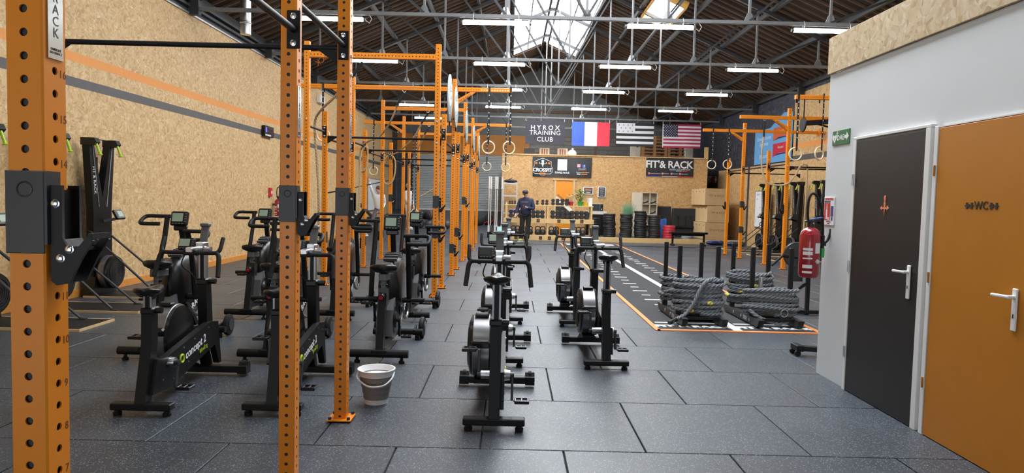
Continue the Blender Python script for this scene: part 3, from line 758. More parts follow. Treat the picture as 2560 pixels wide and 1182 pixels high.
climb_rope('climbing rope swagged from the third crossbeam with a hanging loop', 16.24, B0-.02, -2.0, [(-2.0, 16.24, B0-.05), (-2.12, 16.26, 3.28), (-2.36, 16.5, 2.92), (-2.7, 16.9, 2.66), (-2.95, 17.2, 2.55), (-3.2, 17.3, 2.5), (-3.26, 17.3, 2.2), (-3.2, 17.3, 1.85), (-3.06, 17.28, 1.8), (-2.95, 17.28, 2.0), (-2.93, 17.28, 2.35), (-3.02, 17.28, 2.5), (-3.2, 17.27, 2.4), (-3.27, 17.27, 1.7)])
climb_rope('climbing rope pulled from the fourth crossbeam', 19.40, B0-.02, -2.35, [(-2.35, 19.40, B0-.05), (-2.45, 19.4, 3.3), (-2.62, 19.6, 3.0), (-2.8, 19.9, 2.75), (-2.95, 20.2, 2.55), (-3.04, 20.4, 2.3), (-3.04, 20.42, 1.2), (-3.03, 20.42, .3)])
climb_rope('pale rope running down from the last crossbeam', 22.55, B0-.02, -2.3, [(-2.3, 22.55, B0-.05), (-2.25, 22.55, 3.2), (-2.15, 22.6, 2.6), (-2.45, 22.6, 1.9), (-2.8, 22.62, 1.62), (-3.0, 22.6, 1.5)])
climb_rope('climbing rope looping across the wall rig at the right', 15.98, 3.46, 5.85, [(5.85, 15.98, 3.44), (5.85, 15.98, 3.14), (5.82, 15.98, 2.7), (5.84, 15.98, 2.35), (5.95, 15.98, 2.05), (6.15, 15.95, 1.97), (6.4, 15.9, 2.0), (6.6, 15.92, 2.2), (6.72, 15.96, 2.42), (6.85, 16.0, 2.46), (6.92, 16.02, 2.35), (6.92, 16.04, 1.5), (6.9, 16.05, .6), (6.85, 16.05, .06), (6.75, 16.0, .03), (6.6, 15.95, .03)])
# ---- round throwing targets on the right row of the long rig
def target(x, y, z, r, label):
    t = T('throwing_target', label, 'target', (x, y, z), 0, 'round throwing targets on the long rig')
    P('disc', MB().lathe([(.001, -.012), (r*.98, -.012), (r, -.006), (r, .006), (r*.98, .012), (.001, .012)], axis='X', n=36), mk('frosted_target', (.42, .50, .50), .25, var=.15), t)
    P('arm', MB().tube([(-.03, -.30, -r*.7), (-.03, -.1, -r*.55), (-.03, .1, -r*.3)], .012, 6).tube([(-.03, .2, -r*.3), (-.03, .30, -r*.75), (-.03, .33, -r*1.1)], .012, 6), M_black, t)
    for k in range(5): link('bolt', me_bolt, t, (.012, (k-2)*.05, (k-2)*.14), (0, PI/2, 0))
target(-1.085, 11.82, 3.2, .40, 'nearest round grey throwing target seen edge-on beside the long rig')
target(-1.05, 12.72, 3.16, .37, 'second round throwing target seen edge-on beside the long rig')
target(-1.04, 15.6, 3.1, .37, 'third round throwing target seen edge-on beside the long rig')
target(-1.04, 18.7, 3.1, .37, 'fourth round throwing target seen edge-on beside the long rig')
target(-1.04, 21.7, 3.1, .37, 'farthest round throwing target seen edge-on beside the long rig')
# ================================================================ BIKES
def pedal(par, x, y, z, sg, name='pedal', tilt=0.):
    rot = Matrix.Rotation(tilt, 3, 'X'); m = MB()
    for q in (-.04, .04): m.box((x+sg*.055, y+q*math.cos(tilt), z+q*math.sin(tilt)), (.095, .014, .022), rot, .003)
    for q in (.012, .055, .098): m.box((x+sg*q, y, z), (.014, .09, .02), rot, .003)
    m.cyl((x, y, z), (x+sg*.1, y, z), .008, n=8)
    return P(name, m, M_satin, par)
def saddle(par, y, z, L=.27, wd=.19, th=.05, name='saddle'):
    m = MB(); rows = []; n = 12; K = 14
    for i in range(n+1):
        t = i/n; yy = y-L*.42+L*t
        hw = wd/2*(math.sin(min(1, .25+t*2.2)*PI/2) if t < .3 else (1-.72*((t-.3)/.7)**.8))
        if i in (0, n): hw *= .55
        ring = []
        for k in range(K):
            a = 2*PI*k/K; cx_, cz_ = math.cos(a), math.sin(a)
            dip = -.010*math.cos(PI*min(1, abs(cx_)*1.2))*0; up = .012*(abs(cx_)**1.5)*(1-t)
            hh = th*(.5 if cz_ > 0 else .62)*(1 if 0 < i < n else .55)
            ring.append((hw*cx_, yy, z+hh*cz_*(abs(cz_)**-.25 if abs(cz_) > .05 else 1)+up-.012*math.sin(t*PI)))
        rows.append(ring)
    V = [p for r in rows for p in r]
    F = [(i*K+k, i*K+(k+1) % K, (i+1)*K+(k+1) % K, (i+1)*K+k) for i in range(n) for k in range(K)]+[tuple(range(K))[::-1], tuple(range(n*K, n*K+K))]
    m.add(V, F); return P(name, m, M_satin, par, sharp=60)
def monitor(par, x, y, z, wd=.175, ht=.145, lcd=None, tilt=.35, body=None):
    rot = Matrix.Rotation(-tilt, 3, 'X'); m = MB().box((x, y, z), (wd, .04, ht), rot, .012)
    mo = P('monitor', m, body or M_satin, par)
    f = rot @ Vector((-.012, -.0215, .008)); P('screen', MB().box(Vector((x, y, z))+f, (wd*.62, .002, ht*.58), rot), lcd or M_lcdd, mo)
    bt = MB()
    for k in range(4): bt.box(Vector((x, y, z))+rot @ Vector((wd*.39, -.0215, ht*(.31-.18*k))), (wd*.11, .004, ht*.09), rot)
    for k in range(4): bt.box(Vector((x, y, z))+rot @ Vector((wd*(-.30+.18*k), -.0215, -ht*.38)), (wd*.11, .004, ht*.08), rot)
    P('buttons', bt, M_grey, mo)
    return mo
def row_bike(seat_z=.965, phase=-.2):
    t = T('row_bike', 'x', 'exercise bike', (0, 0, 0), group='black flywheel exercise bikes')
    f = P('rear_foot', MB().box((0, 0, .062), (.40, .075, .045), bev=.006), M_black, t)
    for s_ in (-1, 1): P('foot_pad', MB().lathe([(.026, 0), (.028, .02), (.02, .026), (.018, .042)], (s_*.165, 0, 0), n=14), M_rubberb, f)
    g = P('front_foot', MB().box((0, 1.06, .055), (.46, .08, .055), bev=.006), M_black, t)
    for s_ in (-1, 1):
        P('end_block', MB().ext([(1.015, .02), (1.105, .02), (1.11, .085), (1.095, .112), (1.065, .112), (1.045, .085), (1.015, .083)], s_*.225, s_*.30), M_black, g)
        P('caster', MB().cyl((s_*.25, 1.08, .092), (s_*.275, 1.08, .092), .030, n=14), M_rubberb, g)
    P('mast', MB().ext([(-.035, .085), (.05, .085), (.135, .47), (.14, .70), (.06, .70), (.055, .47)], -.036, .036), M_black, t)
    c = P('mast_collar', MB().box((0, .10, .69), (.088, .10, .045), bev=.01).cyl((.04, .10, .69), (.085, .10, .69), .02, n=10), M_satin, t)
    P('seat_post', MB().box((-.022, .10, .72), (.012, .058, .46)).box((.022, .10, .72), (.012, .058, .46)).mat(1).box((0, .10, .72), (.036, .05, .458)), [M_alu, M_black], t, (0, 0, seat_z-.97))
    s = saddle(t, .10, .985, name='saddle'); s.location = (0, 0, seat_z-.97)
    P('rail', MB().tube([(-.03, .02, .955), (-.025, .1, .94), (-.025, .2, .955)], .006, 6).tube([(.03, .02, .955), (.025, .1, .94), (.025, .2, .955)], .006, 6).box((0, .1, .938), (.08, .05, .03), bev=.006), M_iron, s)
    P('frame', MB().ext([(.02, .13), (.26, .12), (.98, .27), (1.06, .10), (1.10, .10), (1.04, .45), (.90, .47), (.20, .345), (.08, .36)], .012, .062), M_black, t)
    bl = MB()
    for y, z in ((.15, .2), (.3, .17), (.52, .24), (.75, .27), (.45, .36), (.62, .39), (.86, .43), (.98, .40), (.2, .30)): bl.cyl((.062, y, z), (.066, y, z), .007, n=6)
    P('rivets', bl, M_chrome, t)
    P('front_bracket', MB().ext([(.93, .27), (1.02, .27), (1.10, .085), (1.02, .085)], -.07, -.01), M_black, t)
    lg = P('maker_lettering', MB().torus((.0632, .42, .285), .028, .009, 'X', 18, 6), M_lime, t)
    TXT('concept 2', .085, M_txtw, lg, (.0635, .64, .325), (PI/2, -math.radians(12), PI/2), bold=.0015, ext=.0006, shear=.2)
    TXT('BikeErg', .045, M_lime, lg, (.0635, .77, .285), (PI/2, -math.radians(12), PI/2), ext=.0006)
    # flywheel housing on the left of the frame
    x0_, x1_ = -.20, -.02; r = .225; cy, cz_ = .60, .43
    P('flywheel', MB().lathe([(.001, x0_-.004), (.10, x0_-.004), (.17, x0_), (r-.012, x0_+.012), (r-.004, x0_+.03)], (0, cy, cz_), 'X', 40), M_satin, t)
    P('flywheel_band', MB().lathe([(r-.004, x0_+.03), (r, x0_+.034), (r, x1_-.034), (r-.004, x1_-.03)], (0, cy, cz_), 'X', 40), mk('pewter_band', (.27, .27, .28), .36, metal=.8), t)
    P('flywheel_side', MB().lathe([(r-.004, x1_-.03), (r-.012, x1_-.01), (.17, x1_), (.001, x1_+.004)], (0, cy, cz_), 'X', 40), M_satin, t)
    gr = MB()
    for rr in (.06, .09, .12, .15): gr.torus((x0_-.004, cy, cz_), rr, .004, 'X', 26, 5)
    for k in range(12): a = PI*k/6; gr.bar((x0_-.004, cy+.05*math.cos(a), cz_+.05*math.sin(a)), (x0_-.001, cy+.165*math.cos(a), cz_+.165*math.sin(a)), .006, .006)
    P('grille', gr, M_dgrey, t)
    P('damper', MB().box((-.11, cy-.215, cz_+.05), (.13, .05, .06), Matrix.Rotation(.4, 3, 'X'), .012).box((-.11, cy-.05, cz_+.23), (.10, .07, .025), None, .008), M_satin, t)
    P('flywheel_base', MB().box((-.10, cy, .20), (.12, .34, .03), bev=.005).ext([(cy-.1, .19), (cy+.2, .19), (1.03, .08), (.98, .08)], -.14, -.06), M_black, t)
    # handlebar mast
    P('front_mast', MB().ext([(.90, .40), (1.0, .40), (.965, .80), (.875, .80)], -.036, .036), M_black, t)
    k = P('height_knob', MB().box((0, .918, .79), (.088, .11, .05), bev=.01).cyl((.04, .918, .79), (.095, .918, .79), .022, n=10), M_satin, t)
    P('bar_post', MB().box((-.021, .91, .87), (.013, .05, .36)).box((.021, .91, .87), (.013, .05, .36)).mat(1).box((0, .91, .87), (.034, .042, .358)), [M_alu, M_black], t)
    P('stem', MB().box((0, .80, 1.055), (.055, .28, .04), bev=.006).box((0, .885, 1.075), (.07, .09, .06), bev=.008).cyl((.03, .86, 1.05), (.085, .86, 1.05), .022, n=10), M_steel, t)
    hb = MB()
    for s_ in (-1, 1):
        hb.tube(spl([(0, .68, 1.035), (s_*.16, .68, 1.035), (s_*.205, .685, 1.04), (s_*.222, .70, 1.065), (s_*.224, .735, 1.125), (s_*.224, .75, 1.145)], 5), .0155, 10)
        hb.tube(spl([(s_*.20, .682, 1.037), (s_*.222, .672, 1.01), (s_*.232, .645, .93), (s_*.24, .615, .86)], 5), .0175, 10)
    P('handlebar', hb.box((0, .69, 1.038), (.10, .05, .045), bev=.008), M_rubberb, t)
    monitor(t, -.10, .85, 1.085, .128, .10, lcd=M_lcdd)
    P('phone_holder', MB().box((0, .93, 1.16), (.06, .02, .16), Matrix.Rotation(-.3, 3, 'X'), .005).box((0, .95, 1.235), (.075, .05, .03), None, .008), M_grey, t)
    P('cable', MB().tube(spl([(-.09, .82, 1.03), (-.12, .80, .93), (-.07, .86, .85), (-.04, .89, .78)], 5), .005, 5), M_rubberb, t)
    # cranks
    ax = (.25, .30); P('crank_hub', MB().cyl((.05, *ax), (.10, *ax), .04, .034, n=16).cyl((-.10, *ax), (.0, *ax), .03, n=14), M_steel, t)
    for sg, off in ((1, 0), (-1, PI)):
        a = phase-PI/2+off; ey, ez = ax[0]+.17*math.cos(a), ax[1]+.17*math.sin(a); x = sg*.115
        cr = P('crank_arm', MB().bar((x, *ax), (x, ey, ez), .018, .03, .004).cyl((x-sg*.03, *ax), (x+sg*.012, *ax), .02, n=12), M_dgrey, t)
        pedal(cr, x+sg*.012, ey, ez, sg)
    return t
rb0 = row_bike()
RB = [(-.076, 4.35, 0, .965, 'black flywheel bike nearest the camera in the middle of the floor', M_lcdd), (-.055, 6.04, 0, .92, 'black flywheel bike directly behind the nearest middle bike', M_lcd), (-.02, 8.14, 0, .95, 'black flywheel bike farthest back in the middle row', M_lcdt),
      (.885, 6.02, .015, .985, 'black flywheel bike on its own nearest the orange-edged sprint lane', M_lcdd), (.81, 8.03, -.01, .90, 'black flywheel bike behind the one by the sprint lane', M_lcdd),
      (-2.425, 4.49, .0, .815, 'black flywheel bike with lime and white lettering at the left', M_lcd), (-1.575, 4.55, 0, .815, 'black flywheel bike half hidden behind the second foreground post', M_lcd)]
for i, (x, y, rz, sz_, lb, lcd) in enumerate(RB):
    b = rb0 if i == 0 else dup(rb0, (x, y, 0), rz, lb)
    if i == 0: b.location = (x, y, 0); b['label'] = lb
    for c in b.children:
        if c.name.split('.')[0] in ('saddle', 'seat_post'): c.location.z = sz_-.97
        if c.name.split('.')[0] == 'monitor' and lcd is not M_lcdd:
            for q in c.children:
                if q.name.startswith('screen'): q.data = q.data.copy(); q.data.materials[0] = lcd
def air_bike():
    t = T('air_bike', 'x', 'exercise bike', (0, 0, 0), group='black fan air bikes')
    f = P('rear_foot', MB().cyl((-.26, 0, .085), (.26, 0, .085), .036, n=16).box((0, 0, .11), (.14, .09, .03), bev=.006), M_black, t)
    for s_ in (-1, 1): P('foot_pad', MB().lathe([(.026, 0), (.028, .02), (.014, .03), (.014, .06)], (s_*.20, 0, 0), n=12), M_rubberb, f)
    g = P('front_foot', MB().cyl((-.26, 1.02, .085), (.26, 1.02, .085), .034, n=14), M_black, t)
    for s_ in (-1, 1):
        P('foot_pad', MB().cyl((s_*.2, 1.02, 0), (s_*.2, 1.02, .06), .024, n=12), M_rubberb, g)
        wv = P('wheel', MB().lathe([(.03, -.03), (.085, -.028), (.108, -.018), (.112, 0), (.108, .018), (.085, .028), (.03, .03)], (s_*.235, 1.15, .112), 'X', 22), M_rubberb, g)
        P('wheel_hub', MB().lathe([(.001, -.034), (.06, -.034), (.065, 0), (.06, .034), (.001, .034)], (s_*.235, 1.15, .112), 'X', 10), M_dgrey, wv)
        P('wheel_arm', MB().bar((s_*.17, .99, .09), (s_*.17, 1.17, .115), .02, .045), M_black, g)
    # frame: sloped seat tube, low spine
    P('seat_tube', MB().ext([(-.03, .11), (.06, .11), (.185, .60), (.11, .62)], -.033, .033), M_black, t)
    P('spine', MB().bar((0, .06, .16), (0, 1.0, .12), .07, .06, .006).bar((0, .95, .1), (0, .72, .4), .05, .05), M_black, t)
    P('seat_sleeve', MB().ext([(.10, .50), (.20, .50), (.225, .64), (.125, .66)], -.042, .042), M_satin, t)
    kn = P('seat_knob', MB().cyl((0, .09, .60), (0, .03, .585), .026, .03, n=12), M_satin, t)
    P('knob_disc', MB().cyl((0, .031, .585), (0, .027, .584), .02, n=12), M_redp, kn)
    P('seat_bar', MB().ext([(.13, .58), (.195, .58), (.205, .76), (.14, .76)], -.02, .02), M_grey, t)
    P('seat_slider', MB().box((0, .20, .755), (.075, .20, .065), Matrix.Rotation(-.05, 3, 'X'), .006), M_grey, t)
    P('slider_knob', MB().cyl((0, .17, .725), (0, .17, .69), .008, n=8).lathe([(.034, .675), (.036, .69), (.015, .70)], (0, .17, 0), n=12), M_satin, t)
    sd = saddle(t, .20, .845, .29, .27, .075); P('seat_stem', MB().cyl((0, .18, .77), (0, .18, .82), .03, .045, n=12), M_iron, sd)
    # fan drum
    cy, cz_, r = .66, .585, .335
    P('fan_housing', MB().lathe([(.001, -.115), (.14, -.115), (.24, -.10), (.30, -.07), (r, -.02), (r, .02), (.30, .07), (.24, .10), (.14, .115), (.001, .115)], (0, cy, cz_), 'X', 40), M_satin, t, sharp=60)
    hoop = MB()
    for sx in (-.122, .122):
        pts = [(sx*(1 if 1 else 1), cy+.20*math.cos(PI*k/10-PI*.15), cz_-.14+.16*math.sin(-PI*k/10*1.0)) for k in range(11)]
        hoop.tube(pts, .016, 7)
    P('drum_guard', hoop, mk('satin_gunmetal', (.16, .165, .17), .25, metal=.6), t)
    top = MB(); 
    for k in range(12):
        a = math.radians(20+k*9); top.box((0, cy+(r+.012)*math.cos(a), cz_+(r+.012)*math.sin(a)), (.13, .018, .03), Matrix.Rotation(a-PI/2, 3, 'X'))
    P('top_vent', top, M_grey, t)
    TXT('FIT&RACK', .085, M_txtw, t, (.1235, .60, .40), (PI/2, -.5, PI/2), 'maker_lettering', bold=.002, ext=.001)
    # crank case
    P('crank_case', MB().ext([(.20, .20), (.34, .15), (.60, .22), (.66, .36), (.52, .52), (.36, .54), (.24, .44)], -.075, .075), M_grey, t)
    P('crank_disc', MB().lathe([(.001, .095), (.07, .093), (.085, .075), (.12, .075), (.125, .078)], (0, .36, .33), 'X', 28).lathe([(.12, -.075), (.07, -.09), (.001, -.095)], (0, .36, .33), 'X', 28), M_satin, t)
    for sg, off in ((1, 0), (-1, PI)):
        a = -PI/2+.25+off; ey, ez = .36+.17*math.cos(a), .33+.17*math.sin(a); x = sg*.115
        cr = P('crank_arm', MB().bar((x, .36, .33), (x, ey, ez), .02, .032, .004).cyl((x-sg*.03, .36, .33), (x+sg*.012, .36, .33), .022, n=10), M_black, t)
        pedal(cr, x+sg*.012, ey, ez, sg)
    # moving arms with loop handles, one forward and one back
    for sg, ty, tz_ in ((1, .34, 1.13), (-1, .72, 1.25)):
        py, pz = .50, .50
        ar = P('lever_arm', MB().tube(spl([(sg*.185, py, pz-.02), (sg*.185, py+(ty-py)*.3, pz+.3), (sg*.185, py+(ty-py)*.75, pz+.55), (sg*.185, ty, tz_)], 4), .025, 8).cyl((sg*.12, py, pz), (sg*.20, py, pz), .03, n=12), M_black, t)
        P('foot_peg', MB().cyl((sg*.19, py, pz), (sg*.335, py, pz), .021, n=12), M_rubberb, ar)
        P('handle', MB().tube(spl([(sg*.15, ty, tz_), (sg*.26, ty, tz_), (sg*.36, ty-.01, tz_), (sg*.395, ty-.03, tz_-.015), (sg*.395, ty-.10, tz_-.055), (sg*.36, ty-.125, tz_-.07), (sg*.20, ty-.125, tz_-.07)], 5), .0185, 10), M_rubberb, ar)
    P('monitor_post', MB().bar((0, .70, .88), (0, .62, 1.16), .05, .045, .005), M_black, t)
    P('monitor_base', MB().box((0, .60, 1.145), (.12, .05, .05), None, .01), M_satin, t)
    monitor(t, 0, .585, 1.235, .165, .14, M_lcd, .3)
    return t
ab0 = air_bike()
AB = [(-3.17, 5.97, 0, 'black air bike behind the lettered bike at the far left'), (-2.12, 5.98, 0, 'black air bike in the front row half behind the second foreground post'), (-1.147, 6.07, 0, 'black air bike behind the grey and white bucket'),
      (-3.10, 8.05, 0, 'black air bike at the left of the back row near the left wall'), (-2.10, 8.12, 0, 'black air bike in the middle of the back row between the foreground posts'), (-1.20, 8.13, 0, 'black air bike at the right of the back row beside the long rig')]
for i, (x, y, rz, lb) in enumerate(AB):
    if i == 0: ab0.location = (x, y, 0); ab0['label'] = lb
    else: dup(ab0, (x, y, 0), rz, lb)
# ---- bucket
bk = T('bucket', 'white bucket with grey collapsible bands beside the third foreground post', 'bucket', (-.945, 4.90, 0))
P('body', MB().lathe([(.001, .0), (.083, 0), (.085, .035), (.088, .036)], n=32), M_white, bk)
gp = [(.001, .03)]
for k in range(4): z = .036+.043*k; r_ = .088+.0085*k; gp += [(r_+.002, z), (r_+.005, z+.02), (r_+.004, z+.04), (r_+.0, z+.043)]
P('collapsible_wall', MB().lathe(gp[1:]+[(.118, .21), (.112, .205), (.10, .15), (.085, .04), (.001, .035)], n=32), mk('grey_silicone', (.22, .21, .205), .6), bk)
P('rim', MB().lathe([(.115, .20), (.125, .205), (.132, .24), (.136, .245), (.136, .25), (.126, .25), (.118, .21), (.112, .203)], n=32), M_white, bk)
P('handle', MB().tube(spl([(-.128, -.01, .225), (-.118, -.085, .195), (-.03, -.137, .152), (.07, -.122, .155), (.12, -.06, .19), (.128, .0, .225)], 6), .0065, 7), M_white, bk)
# ================================================================ SKI MACHINES
def ski_erg():
    t = T('ski_machine', 'x', 'ski machine', (0, 0, 0), group='standing ski machines')
    P('mast', MB().ext([(-.235, .03), (.235, .03), (.225, .32), (.215, 1.2), (.30, 2.16), (.20, 2.16), (.0, 1.38), (-.20, 2.16), (-.30, 2.16), (-.215, 1.2), (-.225, .32)], -.07, .03), M_black, t)
    P('base_skirt', MB().ext([(-.27, .02), (.27, .02), (.23, .28), (-.23, .28)], -.10, .06), M_satin, t)
    P('back_frame', MB().box((-.09, 0, 1.0), (.05, .1, 1.9)), M_black, t)
    for s_ in (-1, 1):
        h = P('pulley_head', MB().ext([(-.09, 2.10), (.09, 2.10), (.13, 2.14), (.10, 2.20), (-.09, 2.20)], s_*.25-.05, s_*.25+.05, 'XZ'), M_satin, t)
        P('grip', MB().tube([(.10, s_*.25, 2.12), (.125, s_*.25, 2.05), (.15, s_*.25, 1.98)], .017, 8).lathe([(.028, 0), (.032, .01), (.02, .022)], (.152, s_*.25, 1.965), n=10), M_lime, h)
        P('cord', MB().cyl((.035, s_*.23, 2.1), (.035, s_*.09, 1.25), .006, n=6), M_galv, t)
    P('crossbar', MB().cyl((0, -.25, 2.19), (0, .25, 2.19), .007, n=6), M_black, t)
    TXT('FIT & RACK', .075, M_txtw, t, (.0312, -.185, 1.62), (PI/2, PI/2-.10, PI/2), 'maker_lettering', ext=.0006)
    fw = P('flywheel', MB().lathe([(.001, .06), (.225, .06), (.235, .08), (.235, .19), (.22, .215), (.15, .225), (.001, .225)], (0, 0, .33), 'X', 36), M_satin, t)
    P('flywheel_band', MB().lathe([(.236, .09), (.238, .10), (.238, .16), (.236, .17)], (0, 0, .33), 'X', 36), mk('pewter_band', (.33, .33, .34)), fw)
    g = MB()
    for r in (.05, .08, .11, .14, .17): g.torus((.226, 0, .33), r, .005, 'X', 28, 5)
    P('grille', g, M_dgrey, fw)
    P('monitor_arm', MB().bar((.02, .04, 1.05), (.16, .10, 1.08), .05, .04), M_satin, t)
    m = P('monitor', MB().box((.20, .10, 1.14), (.05, .19, .15), Matrix.Rotation(-.5, 3, 'Y'), .012), M_satin, t)
    P('screen', MB().box((.2235, .10, 1.1535), (.003, .12, .085), Matrix.Rotation(-.5, 3, 'Y')), M_lcd, m)
    P('platform', MB().box((.62, 0, .014), (1.36, .62, .018)), M_rubberb, t)
    ed = MB(); ed.box((.62, -.318, .013), (1.36, .016, .026)).box((.62, .318, .013), (1.36, .016, .026)).box((1.305, 0, .013), (.016, .64, .026)); P('wood_edge', ed, M_ply, t)
    for s_ in (-1, 1):
        P('strut', MB().bar((.0, s_*.20, .86), (.96, s_*.26, .04), .035, .02, .003).box((.985, s_*.26, .03), (.08, .045, .012)), M_dgrey, t)
    P('side_handle', MB().tube(spl([(-.05, -.22, .92), (-.02, -.27, .93), (.04, -.28, .90), (.07, -.24, .82)], 4), .014, 8), M_black, t)
    return t
sk0 = ski_erg()
SK = [(-5.80, 9.68, .06, 'black ski machine with lime grips standing clear at the left wall'), (-5.80, 8.55, 0, 'black ski machine behind the closest post at the left wall'), (-5.80, 7.42, 0, 'black ski machine cut off by the left picture edge'),
      (8.42, 22.6, PI, 'farthest ski machine along the right wall beside the whiteboard'), (8.42, 21.35, PI, 'second farthest ski machine along the right wall'), (8.42, 20.1, PI, 'ski machine behind the hanging rope at the right wall'), (8.42, 18.6, PI, 'nearest ski machine in view at the right wall beside the extinguisher hose')]
for i, (x, y, rz, lb) in enumerate(SK):
    if i == 0: sk0.location = (x, y, 0); sk0['label'] = lb
    else: dup(sk0, (x, y, 0), rz, lb)
# ================================================================ SLEDS AND BATTLE ROPES
def sled(x, label):
    t = T('push_sled', label, 'push sled', (x, 8.87, 0), 0, 'push sleds at the lane end')
    for s_ in (-1, 1):
        sx = s_*.24
        r = P('runner', MB().ext([(-.76, .115), (-.70, .022), (.56, .022), (.66, .10), (.60, .115), (-.66, .115)], sx-.035, sx+.035), M_dgrey, t)
        for y in (-.42, -.12, .18): P('runner_disc', MB().cyl((sx-.036, y, .07), (sx-.038, y, .07), .022, n=14), M_galv, r)
        P('runner_label', MB().box((sx-.036, -.27, .07), (.002, .14, .05)), M_galv, r)
        for y in (-.37, .38):
            P('push_post', MB().box((sx, y, .54), (.05, .05, .86), bev=.004), M_black, t)
            P('post_socket', MB().box((sx, y, .16), (.066, .066, .12), bev=.004), M_dgrey, t)
    P('cross_plate', MB().box((0, 0, .10), (.44, .70, .02)).box((0, -.6, .1), (.44, .06, .03)), M_black, t)
    P('loading_pin', MB().cyl((0, -.02, .11), (0, -.02, .56), .025, n=16), M_steel, t)
    return t
sled(2.37, 'push sled on the left half of the sprint lane end'); sled(3.285, 'push sled on the right half of the sprint lane end nearest the white wall')
def coil(x, y, z0, turns, a, b, dz, label, tail=None, seed=1, bands=()):
    random.seed(seed); ph = [random.uniform(0, 6.28) for _ in range(8)]
    pts = []
    n = int(turns*26)
    for i in range(n+1):
        th = 2*PI*i/26; k = i/26
        wob = .018*math.sin(th*.37+ph[0])+.014*math.sin(th*.83+ph[1]); wz = .011*math.sin(th*1.31+ph[2])+.012*math.sin(th*2+ph[3])
        ra, rb = a+wob, b+wob*.6
        e = 2.6; c_, s_ = math.cos(th-PI/2), math.sin(th-PI/2); q = (abs(c_)**e+abs(s_)**e)**(-1/e)
        pts.append(Vector((ra*c_*q, rb*s_*q, z0+dz*k+wz)))
    main = resample(pts, .013)
    t = T('battle_rope', label, 'battle rope', (x, y, 0), 0, 'grey battle ropes coiled on the sleds')
    P('coil', MB().tube(main, .0235, 12, lobes=3, twist=38, depth=.3), M_grope, t)
    if tail: P('tail', rope_mesh(tail, .0225, .013, 38), M_grope, t)
    for f in bands:
        i = int(f*len(main)); P('tape_band', MB().tube(main[i:i+6], .0245, 9), M_yellow, t)
    return t
c1 = coil(2.37, 8.50, .14, 9.3, .295, .135, .045, 'tall coil of grey battle rope on the near posts of the left sled', [(.30, -.02, .50), (.20, -.08, .57), (.06, -.17, .55), (-.03, -.195, .44), (-.10, -.205, .28), (-.2, -.22, .15), (-.34, -.30, .09), (-.40, -.34, .06)], 3, (.1, .33, .61))
P('tail_sleeve', MB().tube([(-.33, -.295, .092), (-.43, -.35, .055)], .027, 9), M_rubberb, c1)
coil(2.36, 9.25, .18, 7.0, .27, .13, .047, 'coil of grey battle rope on the far posts of the left sled', [(-.26, -.1, .30), (-.1, -.17, .36), (.05, -.18, .48), (.1, -.1, .5)], 5)
coil(3.285, 9.25, .14, 9.2, .285, .14, .047, 'tall yellow-marked coil of grey battle rope on the far right sled posts', [(-.28, 0, .57), (-.25, -.08, .6), (-.12, -.13, .61), (.0, -.10, .59)], 8, (.07, .3, .42, .65))
c4 = coil(3.285, 8.50, .15, 7.2, .32, .15, .042, 'low sagging coil of grey battle rope on the near posts of the right sled', [(-.30, -.12, .20), (-.2, -.20, .12), (0, -.23, .06), (.15, -.22, .08)], 11, (.06, .2, .5))
P('end_loop', MB().torus((.10, -.20, .18), .045, .006, 'Y', 20, 6), M_chrome, c4)
# ================================================================ WALL THINGS AT THE RIGHT
def extinguisher(x, y, z, label, s=1., rz=0., wall=(1, 0)):
    t = T('fire_extinguisher', label, 'extinguisher', (x, y, z), rz, 'red fire extinguishers'); t.scale = (s, s, s)
    P('cylinder', MB().lathe([(.001, .008), (.07, .0), (.082, .012), (.087, .03), (.087, .365), (.078, .40), (.05, .428), (.026, .44), (.024, .455)], n=32), M_red, t)
    P('valve', MB().lathe([(.028, .44), (.028, .47), (.018, .475), (.018, .50)], n=14).box((0, 0, .49), (.10, .035, .018), bev=.004), M_iron, t)
    P('lever', MB().bar((-.01, 0, .505), (.10, -.02, .53), .024, .014, .003), mk('blue_lever', (.05, .12, .38), .4), t)
    P('hose', MB().tube(spl([(-.02, -.01, .46), (-.035, -.01, .56), (-.03, -.01, .68), (0, -.01, .735), (.045, -.015, .70), (.085, -.02, .58), (.10, -.02, .42), (.10, -.02, .36)], 6), .011, 8), M_rubberb, t)
    n = P('nozzle', MB().cyl((.10, -.02, .37), (.10, -.02, .26), .018, .016, n=10).tube(spl([(.112, -.02, .30), (.145, -.02, .33), (.165, -.02, .39), (.168, -.02, .43)], 4), .011, 7), M_rubberb, t)
    P('nozzle_tag', MB().box((.105, -.02, .22), (.03, .02, .085), bev=.003), mk('green_tag', (.03, .38, .08), .4), n)
    P('gauge', MB().lathe([(.019, 0), (.019, .006), (.014, .008)], (.035, .078, .145), 'Y', 16).xf(Matrix.Rotation(PI, 4, 'Z')), M_chrome, t, (.07, 0, 0))
    for zc_, hh, w0 in ((.25, .022, 16), (.215, .03, 18), (.17, .012, 14), (.10, .03, 13), (.05, .018, 18)):
        v = [];
        for i in range(7):
            a = math.radians(-150+w0*0+i*9); v += [(.0878*math.cos(a), .0878*math.sin(a), zc_-hh/2), (.0878*math.cos(a), .0878*math.sin(a), zc_+hh/2)]
        P('label_print', MB().add(v, [(2*i, 2*i+2, 2*i+3, 2*i+1) for i in range(6)]), M_txtw, t)
    v = []
    for i in range(6):
        a = math.radians(-82+i*8); v += [(.0878*math.cos(a), .0878*math.sin(a), .215), (.0878*math.cos(a), .0878*math.sin(a), .305)]
    P('service_label', MB().add(v, [(2*i, 2*i+2, 2*i+3, 2*i+1) for i in range(5)]), M_white, t)
    P('wall_bracket', MB().box((wall[0]*.105, 0, .30), (.05, .06, .04)), M_iron, t)
    return t
extinguisher(2.635, 5.98, .875, 'large red fire extinguisher with looped hose on the white wall corner', 1., 0.)
